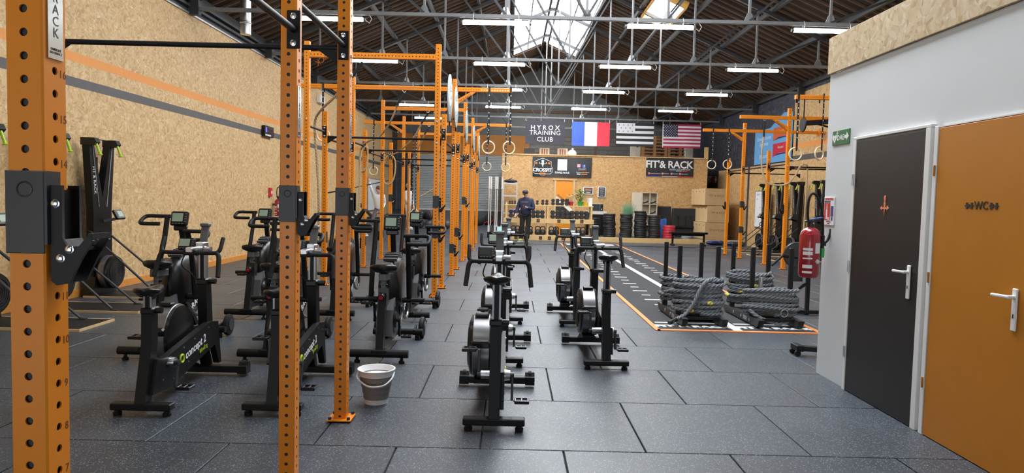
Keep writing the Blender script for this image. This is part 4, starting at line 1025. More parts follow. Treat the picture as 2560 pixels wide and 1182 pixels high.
extinguisher(-5.86, 9.02, .80, 'red fire extinguisher on the left wall between the ski machines', .95, PI/2*0, (-1, 0))
extinguisher(-5.86, 17.25, .92, 'red fire extinguisher under the red call point on the left wall', 1., 0, (-1, 0))
sg = T('safety_sign', 'green defibrillator arrow sign lettered DAE on the white wall', 'sign', (BX, 5.84, 2.09))
P('board', MB().box((-.004, 0, 0), (.008, .30, .125), bev=.002), mk('sign_green', (.015, .14, .04), .4), sg)
TXT('DAE', .062, M_txtw, sg, (-.0085, -.0, -.004), FACE_L, bold=.001, spacing=1.1)
P('heart', MB().ext([(.0, -.038), (.036, .005), (.036, .025), (.02, .034), (0, .02), (-.02, .034), (-.036, .025), (-.036, .005)], -.0095, -.008), M_txtw, sg, (0, .105, -.006))
P('bolt_mark', MB().ext([(.006, .02), (-.008, 0), (0, 0), (-.006, -.02), (.008, .004), (0, .004)], -.0105, -.0085), mk('sign_green', (0, 0, 0)), sg, (0, .105, -.006))
P('cross', MB().ext([(-.005, -.016), (.005, -.016), (.005, .016), (-.005, .016)], -.0095, -.008).ext([(-.016, -.005), (.016, -.005), (.016, .005), (-.016, .005)], -.0095, -.008), M_txtw, sg, (0, .06, .04))
P('arrow', MB().ext([(.03, -.014), (-.005, -.014), (-.005, -.034), (-.042, 0), (-.005, .034), (-.005, .014), (.03, .014)], -.0095, -.008), M_txtw, sg, (0, -.098, 0))
sg = T('safety_sign', 'white extinguisher notice with a red panel above the large extinguisher', 'sign', (BX, 5.99, 1.46))
P('board', MB().box((-.004, 0, 0), (.008, .19, .245), bev=.002), M_white, sg)
TXT('EXTINCTEUR', .026, M_redp, sg, (-.0085, 0, .105), FACE_L, bold=.0008)
P('blue_strip', MB().box((-.0085, .03, .083), (.002, .11, .014)), mk('notice_blue', (.05, .07, .22), .5), sg)
P('red_panel', MB().box((-.0085, .03, -.005), (.002, .11, .15)), M_redp, sg)
P('pictogram', MB().box((-.0092, .035, -.02), (.002, .028, .10)).box((-.0092, .035, .04), (.002, .012, .05)).box((-.0092, .0, -.065), (.002, .025, .025)), M_txtw, sg)
P('blue_panel', MB().box((-.0085, -.06, .0), (.002, .048, .09)).box((-.0085, -.06, -.065), (.002, .03, .03)), mk('notice_blue', (.05, .07, .22)), sg)
TXT('Sans formation\ninterdit', .014, M_txtk, sg, (-.0085, .0, -.10), FACE_L)
# roller machine half hidden behind the white block
gm = T('leg_machine', 'black leg machine with round grey pad half hidden by the white wall', 'gym machine', (4.0, 9.35, 0))
P('post', MB().box((.12, 0, .5), (.05, .05, 1.0), bev=.004), M_black, gm)
P('base', MB().box((.0, 0, .04), (1.0, .07, .05), bev=.005).box((.12, .35, .04), (.06, .75, .05), bev=.005), M_black, gm)
P('diagonal_brace', MB().bar((-.42, 0, .06), (.12, 0, .45), .035, .035), M_black, gm)
P('pad_disc', MB().lathe([(.001, -.02), (.17, -.02), (.18, 0), (.17, .02), (.001, .02)], (-.02, .1, .82), 'Y', 26).box((.0, .1, .6), (.16, .03, .3)), M_dgrey, gm)
P('lever', MB().tube([(.10, 0, .78), (-.12, -.04, .80), (-.26, -.05, .82), (-.42, -.08, .68)], .018, 8).cyl((-.12, -.04, .80), (-.26, -.05, .82), .028, n=10), M_rubberb, gm)
ws = T('wheeled_base', 'low black wheeled base poking out behind the white wall corner', 'machine base', (3.05, 6.78, 0))
P('beam', MB().bar((-.15, .02, .075), (.6, -.2, .075), .07, .05, .004).box((-.13, .02, .08), (.07, .17, .06), bev=.005), M_black, ws)
for y in (-.04, .08): P('caster', MB().cyl((-.15, y-.012, .03), (-.15, y+.012, .03), .03, n=14), M_rubberb, ws)
P('tread_plate', MB().box((.25, -.05, .11), (.3, .25, .012)), M_galv, ws)
fw_ = T('rack_base', 'black angular rack foot entering the picture at the lower left edge', 'rack base', (-1.45, 1.95, 0))
P('beam', MB().cyl((-.5, .0, .09), (.12, .12, .09), .03, n=12), M_rubberb, fw_)
P('bracket', MB().ext([(.05, .0), (.30, .0), (.32, .07), (.24, .11), (.05, .09)], .08, .14, 'XZ'), M_black, fw_)
# target bracket and strap unit on the nearest wall-rig beam
tb = T('target_bracket', 'black target bracket hanging from the nearest wall rig beam', 'bracket', (5.42, 12.95, 3.05))
P('disc', MB().lathe([(.001, -.015), (.13, -.015), (.14, 0), (.13, .015), (.001, .015)], (.06, .02, -.02), 'X', 26), M_black, tb)
P('arm', MB().bar((.05, 0, .0), (.60, .0, .05), .09, .09, .006).cyl((.06, 0, .45), (.06, 0, .05), .012, n=8), M_black, tb)
P('stay', MB().bar((.3, 0, .0), (.9, .1, -.12), .03, .03), M_black, tb)
# ================================================================ LEFT WALL THINGS
ck = T('wall_timer', 'small black digital timer on the grey stripe of the left wall', 'timer', (XL+.05, 16.75, 2.99))
P('case', MB().box((0, 0, 0), (.07, .62, .26), bev=.006), M_black, ck)
TXT('0', .17, mk('blue_led', (.12, .10, .9), .4, emit=1.6), ck, (.0365, -.20, .025), FACE_R, 'digits', bold=.004)
TXT('00:00', .14, mk('dim_red_led', (.10, .02, .02), .4), ck, (.0365, .08, .02), FACE_R, 'digits')
P('maker_strip', MB().box((.036, -.08, -.092), (.002, .38, .035)), M_txtw, ck)
bx = T('junction_box', 'white junction box high on the left wall', 'box', (XL+.06, 21.3, 4.42))
P('case', MB().box((0, 0, 0), (.12, .5, .24), bev=.01), M_white, bx)
cp = T('call_point', 'red fire alarm call point on the left wall', 'alarm', (XL+.03, 17.0, 1.52))
P('case', MB().box((0, 0, 0), (.06, .13, .22), bev=.008), M_redp, cp); P('glass', MB().box((.031, 0, .0), (.003, .07, .07)), M_white, cp)
for nm, x, y, z, wd, ht, rot in (('whiteboard at the far end of the left wall', XL+.03, 29.9, 1.55, 2.6, 1.35, 1), ('whiteboard on the right wall beside the ski machines', XR-.03, 23.6, 1.35, .95, 1.25, -1)):
    wb = T('whiteboard', nm, 'whiteboard', (x, y, z))
    P('panel', MB().box((0, 0, 0), (.02, wd, ht)), M_white, wb)
    P('rim', MB().box((0, wd/2, 0), (.03, .03, ht)).box((0, -wd/2, 0), (.03, .03, ht)).box((0, 0, ht/2), (.03, wd, .03)).box((0, 0, -ht/2), (.03, wd, .03)), M_galv, wb)
    if rot < 0:
        for k, (dy, dz, s_) in enumerate(((.2, .5, 'WOD'), (.3, .35, 'a  b'), (-.15, .4, '12\n9\n6'), (.0, .05, '15'), (.35, -.35, '1\n2\n3'))): TXT(s_, .09, mk('marker_blue', (.2, .25, .45), .5), wb, (-.012, dy, dz), FACE_L, 'handwriting')
    else: P('sheet', MB().box((.012, -.5, .1), (.003, .3, .42)).box((.012, .1, -.1), (.003, .3, .42)), mk('pale_sheet', (.62, .70, .78), .6), wb)
ps = T('advert_panel', 'sky blue snack advertisement panel on the navy right wall', 'advert', (XR-.03, 22.75, 3.45))
P('board', MB().ext([(-1.6, -.55), (1.6, -.55), (1.6, .62), (.2, .62), (-.9, 1.0), (-1.6, .95)], -.01, .01), mk('advert_blue', (.14, .42, .78), .4, var=.04), ps)
for k, (cc, z) in enumerate((((.75, .12, .03), .34), ((.62, .02, .05), -.18))):
    P('snack_pack', MB().ext([(-.1, .24+z), (-1.5, .24+z), (-1.5, -.16+z), (-1.1, -.08+z), (-.5, -.08+z), (-.1, -.2+z)], -.014, -.011), mk(f'pack_red_{k}', cc, .4), ps)
    P('pack_shadow', MB().ext([(-.25, -.16+z), (-.5, -.09+z), (-1.1, -.09+z), (-1.4, -.15+z), (-1.1, -.13+z), (-.5, -.14+z)], -.0155, -.0135), mk('pack_navy', (.03, .03, .10), .4), ps)
    TXT('Brossard', .12, (M_yellow, M_txtw)[k], ps, (-.0155, -.75, .10+z), FACE_L)
TXT('Encas de toutes\nles envies', .2, mk('pale_blue_print', (.72, .85, .95), .5), ps, (-.012, .72, .22), FACE_L)
TXT('Brossard', .19, mk('pale_blue_print', (.72, .85, .95), .5), ps, (-.012, .75, -.30), FACE_L)
bn = T('wall_banner', 'small black FITAID banner on the right wall behind the wooden boxes', 'banner', (XR-.04, 29.3, 2.52))
P('cloth', MB().box((0, 0, 0), (.012, 1.5, .72)), M_txtk, bn)
TXT('FIT', .42, M_txtw, bn, (-.008, .42, 0), FACE_L, shear=.12); TXT('AID', .42, M_redp, bn, (-.008, -.2, 0), FACE_L, shear=.12)
P('cross', MB().box((-.009, -.5, 0), (.004, .08, .26)).box((-.009, -.5, 0), (.004, .26, .08)), M_txtw, bn)
# ================================================================ BACK STORAGE
rk = T('dumbbell_rack', 'pine rack holding the dumbbells and kettlebells at the back wall', 'rack', (0, 25.25, 0))
for x in (-.15, 1.37, 2.97): 
    for y in (-.2, .22): P('post', MB().box((x, y, .65), (.07, .045, 1.30), bev=.003), M_wood, rk)
for z, nm in ((1.285, 'top_shelf'), (.79, 'middle_shelf'), (.185, 'bottom_shelf')):
    P(nm, MB().box((1.41, .02, z), (3.26, .5, .035), bev=.003), M_wood, rk)
P('front_board', MB().box((1.41, -.245, .725), (3.3, .03, .17), bev=.003), M_wood, rk); P('front_board', MB().box((1.41, -.245, .10), (3.3, .03, .195), bev=.003), M_wood, rk)
for x, z in ((.42, .73), (1.02, .73), (1.78, .73), (2.62, .73), (.22, .10), (.38, .10), (.56, .10), (1.12, .10), (1.45, .10), (1.95, .10), (2.62, .10)):
    q = P('weight_tag', MB().box((x, -.263, z), (.12, .004, .12)), M_txtk, rk); TXT('FIT\nRACK', .035, M_txto, q, (x, -.2655, z), FACE_CAM)
def dumbbell():
    t = T('dumbbell', 'x', 'dumbbell', (0, 0, 0), group='black hex dumbbells on the pine rack')
    for y in (-.10, .10): P('head', MB().lathe([(.066, -.055), (.08, -.045), (.08, .045), (.066, .055)], (0, y, 0), 'Y', 6), M_iron, t, sharp=20)
    P('grip', MB().cyl((0, -.06, 0), (0, .06, 0), .016, n=10), M_steel, t)
    return t
db0 = dumbbell(); first = [True]
def put_db(x, z, s, lb):
    if first[0]: o = db0; o.location = (x, 25.2, z); o['label'] = lb; first[0] = False
    else: o = dup(db0, (x, 25.2, z), label=lb)
    o.scale = (s, s, s)
for bay, xs in (('left', [.02+.165*i for i in range(8)]), ('right', [1.56+.178*i for i in range(8)])):
    for i, x in enumerate(xs):
        for j, lv in enumerate(('lower', 'upper')): put_db(x, .888+.148*j, 1.1, f'{lv} black hex dumbbell on the middle shelf, {bay} bay, {ORD[i]} from left')
tops = [(-.03, .5), (.06, .5), (.16, .5), (.42, .6), (.98, .62), (1.18, .72), (1.33, .72), (1.56, .85), (1.73, .9), (1.90, .92), (2.07, .95)]
for i, (x, s) in enumerate(tops):
    for j, lv in enumerate(('lower', 'upper')): put_db(x, 1.303+.069*s+.137*s*j, s, f'{lv} black hex dumbbell on the rack top, {ORD[i]} column from left')
def kettlebell():
    t = T('kettlebell', 'x', 'kettlebell', (0, 0, 0), group='black kettlebells on the bottom shelf')
    P('bell', MB().lathe([(.05, 0), (.075, .012), (.098, .055), (.10, .09), (.088, .135), (.05, .17), (.001, .178)], n=22), M_iron, t)
    P('handle', MB().tube(spl([(-.06, 0, .14), (-.075, 0, .20), (-.055, 0, .255), (0, 0, .27), (.055, 0, .255), (.075, 0, .20), (.06, 0, .14)], 4), .016, 8), M_iron, t)
    P('band', MB().torus((0, -.075, .1), .02, .006, 'Y', 12, 5), mk('kettle_blue', (.05, .1, .3), .4), t)
    return t
kb0 = kettlebell(); kb0.scale = (1.15, 1.15, 1.15); KX = [.12, .27, .42, .73, 1.02, 1.20, 1.52, 1.70, 2.36, 2.52, 2.68]
for i, x in enumerate(KX):
    lb = f'black kettlebell on the bottom shelf, {ORD[i]} from the left'
    if i == 0: kb0.location = (x, 25.12, .2025); kb0['label'] = lb
    else: dup(kb0, (x, 25.12, .2025), label=lb)
# pots and plants
def leafy(name, x, z, potc, ph, n, label, col, big=.1):
    t = T(name, label, 'potted plant', (x, 25.2, z), 0, 'potted plants on the rack')
    P('pot', MB().lathe([(.001, 0), (.075, 0), (.095, .12), (.105, .12), (.105, .15), (.09, .15), (.08, .05), (.001, .04)], n=20), potc, t)
    random.seed(n); m = MB()
    for i in range(n):
        a = random.uniform(0, 6.28); h = random.uniform(.2, ph); r = random.uniform(.04, .22); b = Vector((r*math.cos(a), r*math.sin(a)*.7, h)); d = Vector((math.cos(a), math.sin(a), random.uniform(-.2, .5))).normalized()*big
        s_ = d.cross(Vector((0, 0, 1))).normalized()*big*.36; m.add([b, b+d*.5+s_, b+d, b+d*.5-s_], [(0, 1, 2), (0, 2, 3)])
        if i % 3 == 0: m.tube([(0, 0, .1), tuple(b*.6), tuple(b)], .004, 4)
    o = P('foliage', m, col, t); o['kind'] = 'stuff'
    return t
G1 = mk('leaf_green', (.12, .28, .06), .5, var=.4, scale=8); G2 = mk('pale_leaf', (.42, .48, .30), .6, var=.3, scale=8)
leafy('potted_plant', 2.22, 1.303, mk('red_pot', (.45, .03, .07), .4), .42, 60, 'pale plant in a red pot on the dumbbell rack', G2, .07)
leafy('potted_plant', 2.56, 1.303, mk('green_pot', (.03, .42, .06), .4), .62, 90, 'tall leafy plant in a green pot on the dumbbell rack', G1, .13)
yp = T('plant_pot', 'empty yellow pot on the right end of the dumbbell rack', 'pot', (2.76, 25.2, 1.303))
P('pot', MB().lathe([(.001, 0), (.085, 0), (.095, .06), (.088, .065), (.10, .07), (.105, .14), (.09, .14), (.08, .02), (.001, .02)], n=20), mk('yellow_pot', (.78, .52, .03), .4), yp)
pc = T('paper_card', 'white paper card standing behind the yellow pot', 'card', (2.93, 25.36, 1.303)); P('sheet', MB().box((0, 0, .15), (.20, .012, .30)), M_white, pc)
# steel shelving, box, crates at the left of the rack
sv = T('steel_shelving', 'galvanised shelving unit behind the left end of the dumbbell rack', 'shelf', (-.03, 26.7, 0))
for x in (-.26, .26):
    for y in (-.2, .2): P('upright', MB().box((x, y, 1.05), (.045, .045, 2.1)), M_galv, sv)
for z in (.17+.02, .95, 1.62, 2.09): P('shelf', MB().box((0, 0, z), (.56, .44, .06)), M_galv, sv)
bg_ = T('gym_bag', 'flat black bag lying on top of the steel shelving', 'bag', (-.02, 26.65, 2.12)); P('body', MB().ell((0, 0, .07), (.27, .18, .07)), M_strap, bg_); P('strap', MB().bar((-.1, -.1, .12), (.06, -.05, .19), .05, .02), M_strap, bg_)
bt = T('drink_bottle', 'pale yellow bottle on the steel shelving', 'bottle', (-.16, 26.55, .98)); P('body', MB().lathe([(.001, 0), (.05, 0), (.05, .26), (.03, .32), (.03, .36)], n=14), mk('pale_yellow', (.75, .72, .40), .4), bt); P('cap', MB().cyl((0, 0, .36), (0, 0, .40), .034, n=12), M_white, bt)
for k, (x, c) in enumerate(((.02, (.35, .25, .55)), (.17, (.40, .28, .55)))):
    o = P('massage_ball', MB().ell((0, 0, .07), (.075, .07, .07)), mk('lilac', c, .5)); o.location = (x, 26.5, .98); tag(o, ('left', 'right')[k]+' lilac ball on the steel shelving', 'ball')
nb = T('carton', 'white carton lettered NOCCO on the floor left of the rack', 'carton', (-.02, 25.9, 0)); P('box', MB().box((0, 0, .24), (.46, .3, .48), bev=.004), M_white, nb); TXT('NOCCO', .15, M_txtk, nb, (0, -.152, .12), FACE_CAM)
cb = T('carton', 'brown cardboard carton standing on the white carton', 'carton', (-.08, 25.95, .481)); P('box', MB().box((0, 0, .17), (.24, .28, .34), bev=.004), mk('cardboard', (.5, .30, .15), .7), cb); P('tape', MB().box((0, 0, .341), (.05, .28, .002)), M_wood, cb)
# barbells in a floor holder
bh = T('barbell_holder', 'black floor holder for the upright barbells', 'holder', (-.55, 24.62, 0)); P('base', MB().box((0, 0, .05), (.72, .46, .1), bev=.008), M_black, bh)
for i in range(5):
    x, y = -.23+.23*(i//2)+(.06 if i % 2 else 0), -.12 if i % 2 == 0 else .12
    P('socket', MB().cyl((x, y, .09), (x, y, .30), .036, n=12), M_black, bh)
    b = T('barbell', f'chrome barbell standing upright, {ORD[i]} from the left in the holder', 'barbell', (-.55+x, 24.62+y, .101), 0, 'upright chrome barbells')
    P('shaft', MB().cyl((0, 0, .42), (0, 0, 1.78), .018, n=10), M_bar, b)
    for z0_, z1_ in ((0, .42), (1.76, 2.18)): P('sleeve', MB().cyl((0, 0, z0_), (0, 0, z1_), .033, n=14), M_bar, b)
    for z in (.40, 1.75): P('collar', MB().cyl((0, 0, z), (0, 0, z+.03), .042, n=14), M_bar, b)
vb = T('rucksack', 'dark rucksack on the ramp behind the barbells', 'bag', (-1.35, 28.6, RAMPS*(28.6-RAMP0))); P('body', MB().ell((0, 0, .2), (.3, .2, .22)), M_strap, vb); P('strap', MB().tube([(.25, -.1, .1), (.38, -.12, .18), (.48, -.1, .05)], .02, 6), M_redp, vb)
vb = T('rucksack', 'dark bag half hidden behind the barbells', 'bag', (-.92, 28.9, RAMPS*(28.9-RAMP0))); P('body', MB().ell((0, 0, .2), (.22, .2, .26)), M_strap, vb); P('strap', MB().tube([(.1, -.2, .1), (.2, -.22, .22), (.25, -.2, .3)], .02, 6), M_redp, vb)
# plates
def plate_mesh(r, h): return [MB().lathe([(.026, 0), (.06, 0), (.065, .006), (r*.72, .008), (r*.76, 0), (r*.97, 0), (r, h*.12), (r, h*.88), (r*.97, h), (r*.76, h), (r*.72, h-.008), (.065, h-.006), (.06, h), (.026, h)], n=30), MB().lathe([(.025, 0), (.04, 0), (.04, h+.001), (.025, h+.001)], n=16)]
random.seed(5)
def stack(x, y, n, r, h, mat, what, where):
    a, b = plate_mesh(r, h-.002); am, bm = a.mesh('rubber', mat), b.mesh('hub', M_galv)
    for i in range(n):
        pos = 'bottom' if i == 0 else 'top' if i == n-1 else ORD[i]
        t = T('bumper_plate', f'{pos}{"" if pos in ("bottom","top") else " from bottom"} {what} in the stack {where}', 'weight plate', (x+random.uniform(-.018, .018), y+random.uniform(-.015, .015), .1705+h*i), random.uniform(0, 6), f'plates stacked {where}')
        link('rubber', am, t); link('hub', bm, t)
MP = [mk('plate_black_rubber', (.016, .016, .018), .5, var=.2), mk('plate_speckled', (.024, .023, .022), .65, var=.5, scale=60), mk('plate_brownish', (.024, .020, .020), .55, var=.2), mk('plate_red', (.60, .035, .055), .5, var=.1), mk('plate_grey', (.30, .31, .31), .6)]
stack(3.22, 26.1, 8, .225, .085, MP[0], 'black bumper plate', 'below the microwave')
stack(3.70, 25.45, 10, .225, .087, MP[0], 'black bumper plate', 'right of the microwave')
stack(4.32, 25.45, 11, .225, .079, MP[1], 'speckled black plate', 'in front of the green grass')
stack(4.85, 25.45, 12, .225, .083, MP[0], 'black bumper plate', 'left of the pale cubby shelf')
stack(5.37, 25.45, 10, .225, .084, MP[2], 'brownish black plate', 'below the pale cubby shelf')
stack(5.93, 25.5, 5, .225, .095, MP[3], 'red plate', 'beside the blue block')
stack(6.62, 25.5, 3, .21, .055, MP[4], 'grey plate', 'behind the flat bench')
# microwave on a cabinet
cbn = T('storage_cabinet', 'small white-topped cabinet behind the plate stacks', 'cabinet', (3.33, 26.8, .17)); P('body', MB().box((0, 0, .42), (.75, .5, .84)), M_satin, cbn); P('top', MB().box((0, 0, .87), (.82, .55, .12)), mk('cream_top', (.70, .66, .55), .5), cbn)
mwv = T('microwave', 'black microwave with a silver frame on the cabinet', 'microwave', (3.36, 26.75, 1.10)); P('case', MB().box((0, 0, .15), (.48, .38, .29), bev=.006), M_galv, mwv); P('door', MB().box((-.06, -.195, .15), (.34, .012, .26)), M_lcdd, mwv); P('control_panel', MB().box((.175, -.195, .15), (.11, .012, .26)), M_satin, mwv); P('knob', MB().cyl((.175, -.2, .08), (.175, -.215, .08), .025, n=12), M_galv, mwv)
gt = T('grass_plant', 'tall pale green grass plant behind the plate stacks', 'plant', (4.58, 26.6, .17))
P('pot', MB().lathe([(.001, 0), (.12, 0), (.15, .3), (.13, .3), (.001, .2)], n=18), M_satin, gt)
random.seed(3); m = MB()
for i in range(260):
    a = random.uniform(0, 6.28); r = random.uniform(.02, .1); h = random.uniform(.75, 1.15); l = random.uniform(.05, .32)
    b = Vector((r*math.cos(a), r*math.sin(a), .25)); c = b+Vector((l*.3*math.cos(a), l*.3*math.sin(a), h*.6)); d = b+Vector((l*math.cos(a), l*math.sin(a), h)); s_ = Vector((.006, .003, 0)); m.add([b-s_, b+s_, c+s_, c-s_, d], [(0, 1, 2, 3), (3, 2, 4)])
o = P('blades', m, mk('grass_mint', (.25, .52, .34), .6, var=.3), gt); o['kind'] = 'stuff'
cu = T('cubby_shelf', 'pale oak cubby shelf standing behind the plates', 'shelf', (5.22, 26.7, .17)); po = mk('pale_oak', (.68, .60, .46), .55)
P('side', MB().box((-.30, 0, .85), (.32, .38, 1.7)), po, cu)
for x in (-.12, .18, .46): P('divider', MB().box((x, 0, .85), (.025, .38, 1.68)), po, cu)
for z in (.45, .85, 1.25, 1.69): P('shelf_board', MB().box((.17, 0, z), (.6, .38, .025)), po, cu)
P('back', MB().box((.17, .19, .85), (.6, .012, 1.7)), mk('pale_oak', (0, 0, 0)), cu)
for k, (x, z) in enumerate(((.03, 1.263), (.32, 1.263), (.32, .863))):
    s_ = T('weight_belt', ('left upper', 'right upper', 'right lower')[k]+' black belt folded in the cubby shelf', 'belt', (5.22+x, 26.58, .17+z)); P('belt', MB().tube(spl([(-.1, 0, .03), (0, -.08, .06), (.1, 0, .1), (.12, 0, .04)], 4), .03, 7), M_strap, s_); P('buckle', MB().box((.11, -.03, .07), (.04, .02, .05)), M_galv, s_)
for k, (x, wd, ht) in enumerate(((6.0, .66, 1.18), (6.85, .95, 1.12))):
    mt = T('folding_mat', ('plain black folded mat leaning on the back wall', 'black mat carrier with hooks left of the wooden boxes')[k], 'mat', (x, 26.95, .17))
    P('panel', MB().box((0, 0, ht/2), (wd, .14, ht), bev=.02), M_strap, mt); P('seam', MB().box((-wd/2+.03, -.072, ht/2), (.012, .006, ht*.95)), M_grey, mt)
    if k: 
        for q in (-.25, .05, .25): P('hanger', MB().cyl((q, -.09, .75), (q, -.11, .35), .018, n=8).box((q, -.09, .78), (.06, .04, .08)), M_satin, mt)
        P('ledge', MB().box((0, -.1, .38), (.85, .1, .08), bev=.02), M_satin, mt)
fb = T('foam_block', 'blue foam block leaning behind the red plates', 'block', (5.78, 26.2, .17)); P('foam', MB().box((0, 0, .35), (.2, .15, .7), bev=.01), mk('foam_blue', (.04, .13, .42), .7), fb); P('foam', MB().box((.16, .02, .36), (.10, .15, .72), bev=.01), mk('foam_blue', (0, 0, 0)), fb)
# plywood jump boxes, three high and four deep
def plyo():
    t = T('jump_box', 'x', 'jump box', (0, 0, 0), group='plywood jump boxes')
    P('body', MB().box((0, 0, .315), (.80, .49, .62), bev=.004), M_ply, t); P('front_panel', MB().box((0, -.247, .315), (.80, .006, .62)), M_plyd, t)
    for y in (.0,): P('grip_hole', MB().cyl((-.395, y, .52), (-.402, y, .52), .03, n=12), M_txtk, t)
    return t
pb0 = plyo(); lvn = ('bottom', 'middle', 'top')
for lv in range(3):
    for d in range(4):
        lb = f'plywood jump box in the {lvn[lv]} layer, {ORD[d]} from the front'
        o = pb0 if lv == d == 0 else dup(pb0, (0, 0, 0), label=lb)
        o['label'] = lb; o.location = (7.62+(.06 if lv == 1 else -.02*lv), 25.5+.495*d, .171+.632*lv)
boxes = [o for o in bpy.data.objects if o.name.startswith('jump_box')]
for o in boxes:
    lv = round((o.location.z-.171)/.632)
    if abs(o.location.y-25.5) < .01:
        TXT('FIT & RACK', .105, mk('burnt_print', (.18, .09, .03), .6), o, (.03, -.2515, .36), FACE_CAM if lv else (PI/2, PI, 0), ext=.0006); P('arrow', MB().ext([(.33, .07), (.34, .07), (.34, .12), (.36, .11), (.335, .15), (.31, .11), (.33, .12)], -.2518, -.2505, 'XZ'), mk('burnt_print', (0, 0, 0)), o)
# floor bags by the platform
for k, (x, y, sx) in enumerate(((7.45, 24.75, .34), (7.05+1.0, 24.4, .4))):
    s_ = T('sandbag', ('flat blue and black sandbag in front of the jump boxes', 'blue and black sandbag behind the wall rig post')[k], 'sandbag', (x, y, 0)); P('body', MB().ell((0, 0, .085), (sx, .18, .085)), mk('sandbag_blue', (.025, .04, .16), .7, var=.3), s_); P('handle', MB().tube(spl([(-.2, -.17, .08), (-.1, -.21, .13), (.05, -.2, .11), (.15, -.18, .06)], 4), .018, 6).box((sx*.7, 0, .09), (.05, .34, .16), bev=.02), M_strap, s_)
bc = T('flat_bench', 'black flat bench standing behind the left sled', 'bench', (6.28, 24.0, 0))
P('pad', MB().box((0, 0, .45), (1.32, .28, .07), bev=.02), M_satin, bc)
for s_ in (-1, 1): P('leg', MB().bar((s_*.55, 0, .42), (s_*.55, 0, .05), .06, .06), M_black, bc); P('foot', MB().box((s_*.55, 0, .03), (.07, .42, .06), bev=.008), M_rubberb, bc)
P('beam', MB().bar((-.55, 0, .38), (.55, 0, .38), .06, .06), M_black, bc)
# boards and banners on the partition
PYF = PY-.005
for k, (x, z, wd, ht, lb) in enumerate(((3.09, 1.90, .40, .30, 'landscape framed chalk notice above the plants'), (3.63, 1.86, .31, .43, 'portrait framed chalk notice on the strand board wall'))):
    f = T('framed_notice', lb, 'notice', (x, PYF, z)); P('frame', MB().box((0, -.012, 0), (wd, .024, ht), bev=.004), M_white, f); P('chalkboard', MB().box((0, -.026, 0), (wd-.06, .004, ht-.06)), mk('chalkboard', (.04, .045, .055), .6), f)
    for j in range(4): P('chalk_line', MB().box((0, -.029, (ht-.1)*(.38-.25*j)), ((wd-.12)*(1-.12*j), .002, .016)), M_txto if (k == 0 and j % 2 == 0) else M_txtw, f)
def cloth(wd, ht, amp, kx, cols, nx=24, ny=18, seed=0, sag=.0):
    """hanging sheet centred on x, top at z=0, front to -Y; cols(u,v)->material index"""
    random.seed(seed); p1, p2 = random.uniform(0, 6), random.uniform(0, 6); V = []; F = []; Mi = []
    for j in range(ny+1):
        for i in range(nx+1):
            u, v = i/nx, j/ny
            y = -amp*(math.sin(kx*u+p1+1.6*v)*.6+math.sin(kx*1.9*u-2.3*v+p2)*.4)*(.25+.75*v)
            V.append(((u-.5)*wd*(1-.012*v), y, -ht*v-sag*math.sin(PI*u)*v))
    for j in range(ny):
        for i in range(nx):
            a = j*(nx+1)+i; F.append((a, a+nx+1, a+nx+2, a+1)); Mi.append(cols((i+.5)/nx, (j+.5)/ny))
    mb = MB(); mb.v = V; mb.f = F; mb.m = Mi; return mb
def flag(x, name, label, wd, ht, mats, cols, nx, ny, seed, amp=.035):
    t = T(name, label, 'flag', (x, 28.14, 4.71), 0, 'flags hanging from the flag truss')
    P('cloth', cloth(wd, ht, amp, 7, cols, nx, ny, seed), mats, t, sharp=180)
    for s_ in (-1, 1): P('tie', MB().tube([(s_*wd*.485, 0, -.02), (s_*wd*.49, .02, .06), (s_*wd*.485, .05, .1)], .008, 5), M_white, t)
    return t
FW = mk('flag_white', (.72, .74, .80), .7, var=.03); FB = mk('flag_blue', (.06, .14, .62), .7); FR = mk('flag_red', (.72, .045, .08), .7); FK = mk('flag_black', (.022, .022, .026), .7); FD = mk('flag_slate', (.045, .043, .06), .7); FN = mk('flag_navy', (.02, .022, .06), .7); FU = mk('flag_crimson', (.48, .025, .09), .7)
f1 = flag(1.335, 'banner_flag', 'slate flag lettered HYROX TRAINING CLUB', 1.62, .95, FD, lambda u, v: 0, 24, 14, 1, .02)
TXT('HYROX', .26, M_txtw, f1, (0, -.035, -.28), FACE_CAM, bold=.004, spacing=1.55, ext=.002)
TXT('TRAINING\nCLUB', .265, M_txtw, f1, (0, -.035, -.62), FACE_CAM, bold=.0, spacing=1.05, ext=.002)
flag(3.21, 'tricolour_flag', 'blue white and red vertical tricolour flag', 1.56, .97, [FB, FW, FR], lambda u, v: 0 if u < .333 else 1 if u < .667 else 2, 24, 14, 2)
f3 = flag(5.02, 'striped_flag', 'black and white striped flag with ermine spots', 1.54, .95, [FW, FK], lambda u, v: 0 if (u < .5 and v < .445) else (1 if int(v*9) % 2 == 0 else 0), 24, 18, 3, .025)
for r_, (n_, y0) in enumerate(((4, -.08), (3, -.20), (4, -.33))):
    for k in range(n_):
        xx = -.66+.18*k+(.09 if r_ == 1 else 0)
        P('ermine_spot', MB().ext([(xx, y0+.035), (xx+.012, y0), (xx+.028, y0-.03), (xx, y0-.018), (xx-.028, y0-.03), (xx-.012, y0)], -.032, -.029, 'XZ'), M_txtk, f3)
f4 = flag(6.93, 'stars_and_stripes_flag', 'red and white striped flag with a starred navy corner', 1.58, .96, [FU, FW, FN], lambda u, v: 1 if u < .02 else 2 if (u < .41 and v < .5385) else (0 if int(v*13) % 2 == 0 else 1), 40, 26, 4, .022)
star = [(math.cos(PI/2+k*PI/5)*(.022 if k % 2 == 0 else .010), math.sin(PI/2+k*PI/5)*(.022 if k % 2 == 0 else .010)) for k in range(10)]
st_me = MB().ext(star, -.002, .0, 'XZ').mesh('star', M_txtw)
for r_ in range(9):
    for k in range(6 if r_ % 2 == 0 else 5): link('star', st_me, f4, (-.73+.102*k+(0 if r_ % 2 == 0 else .051), -.03, -.05-.054*r_))
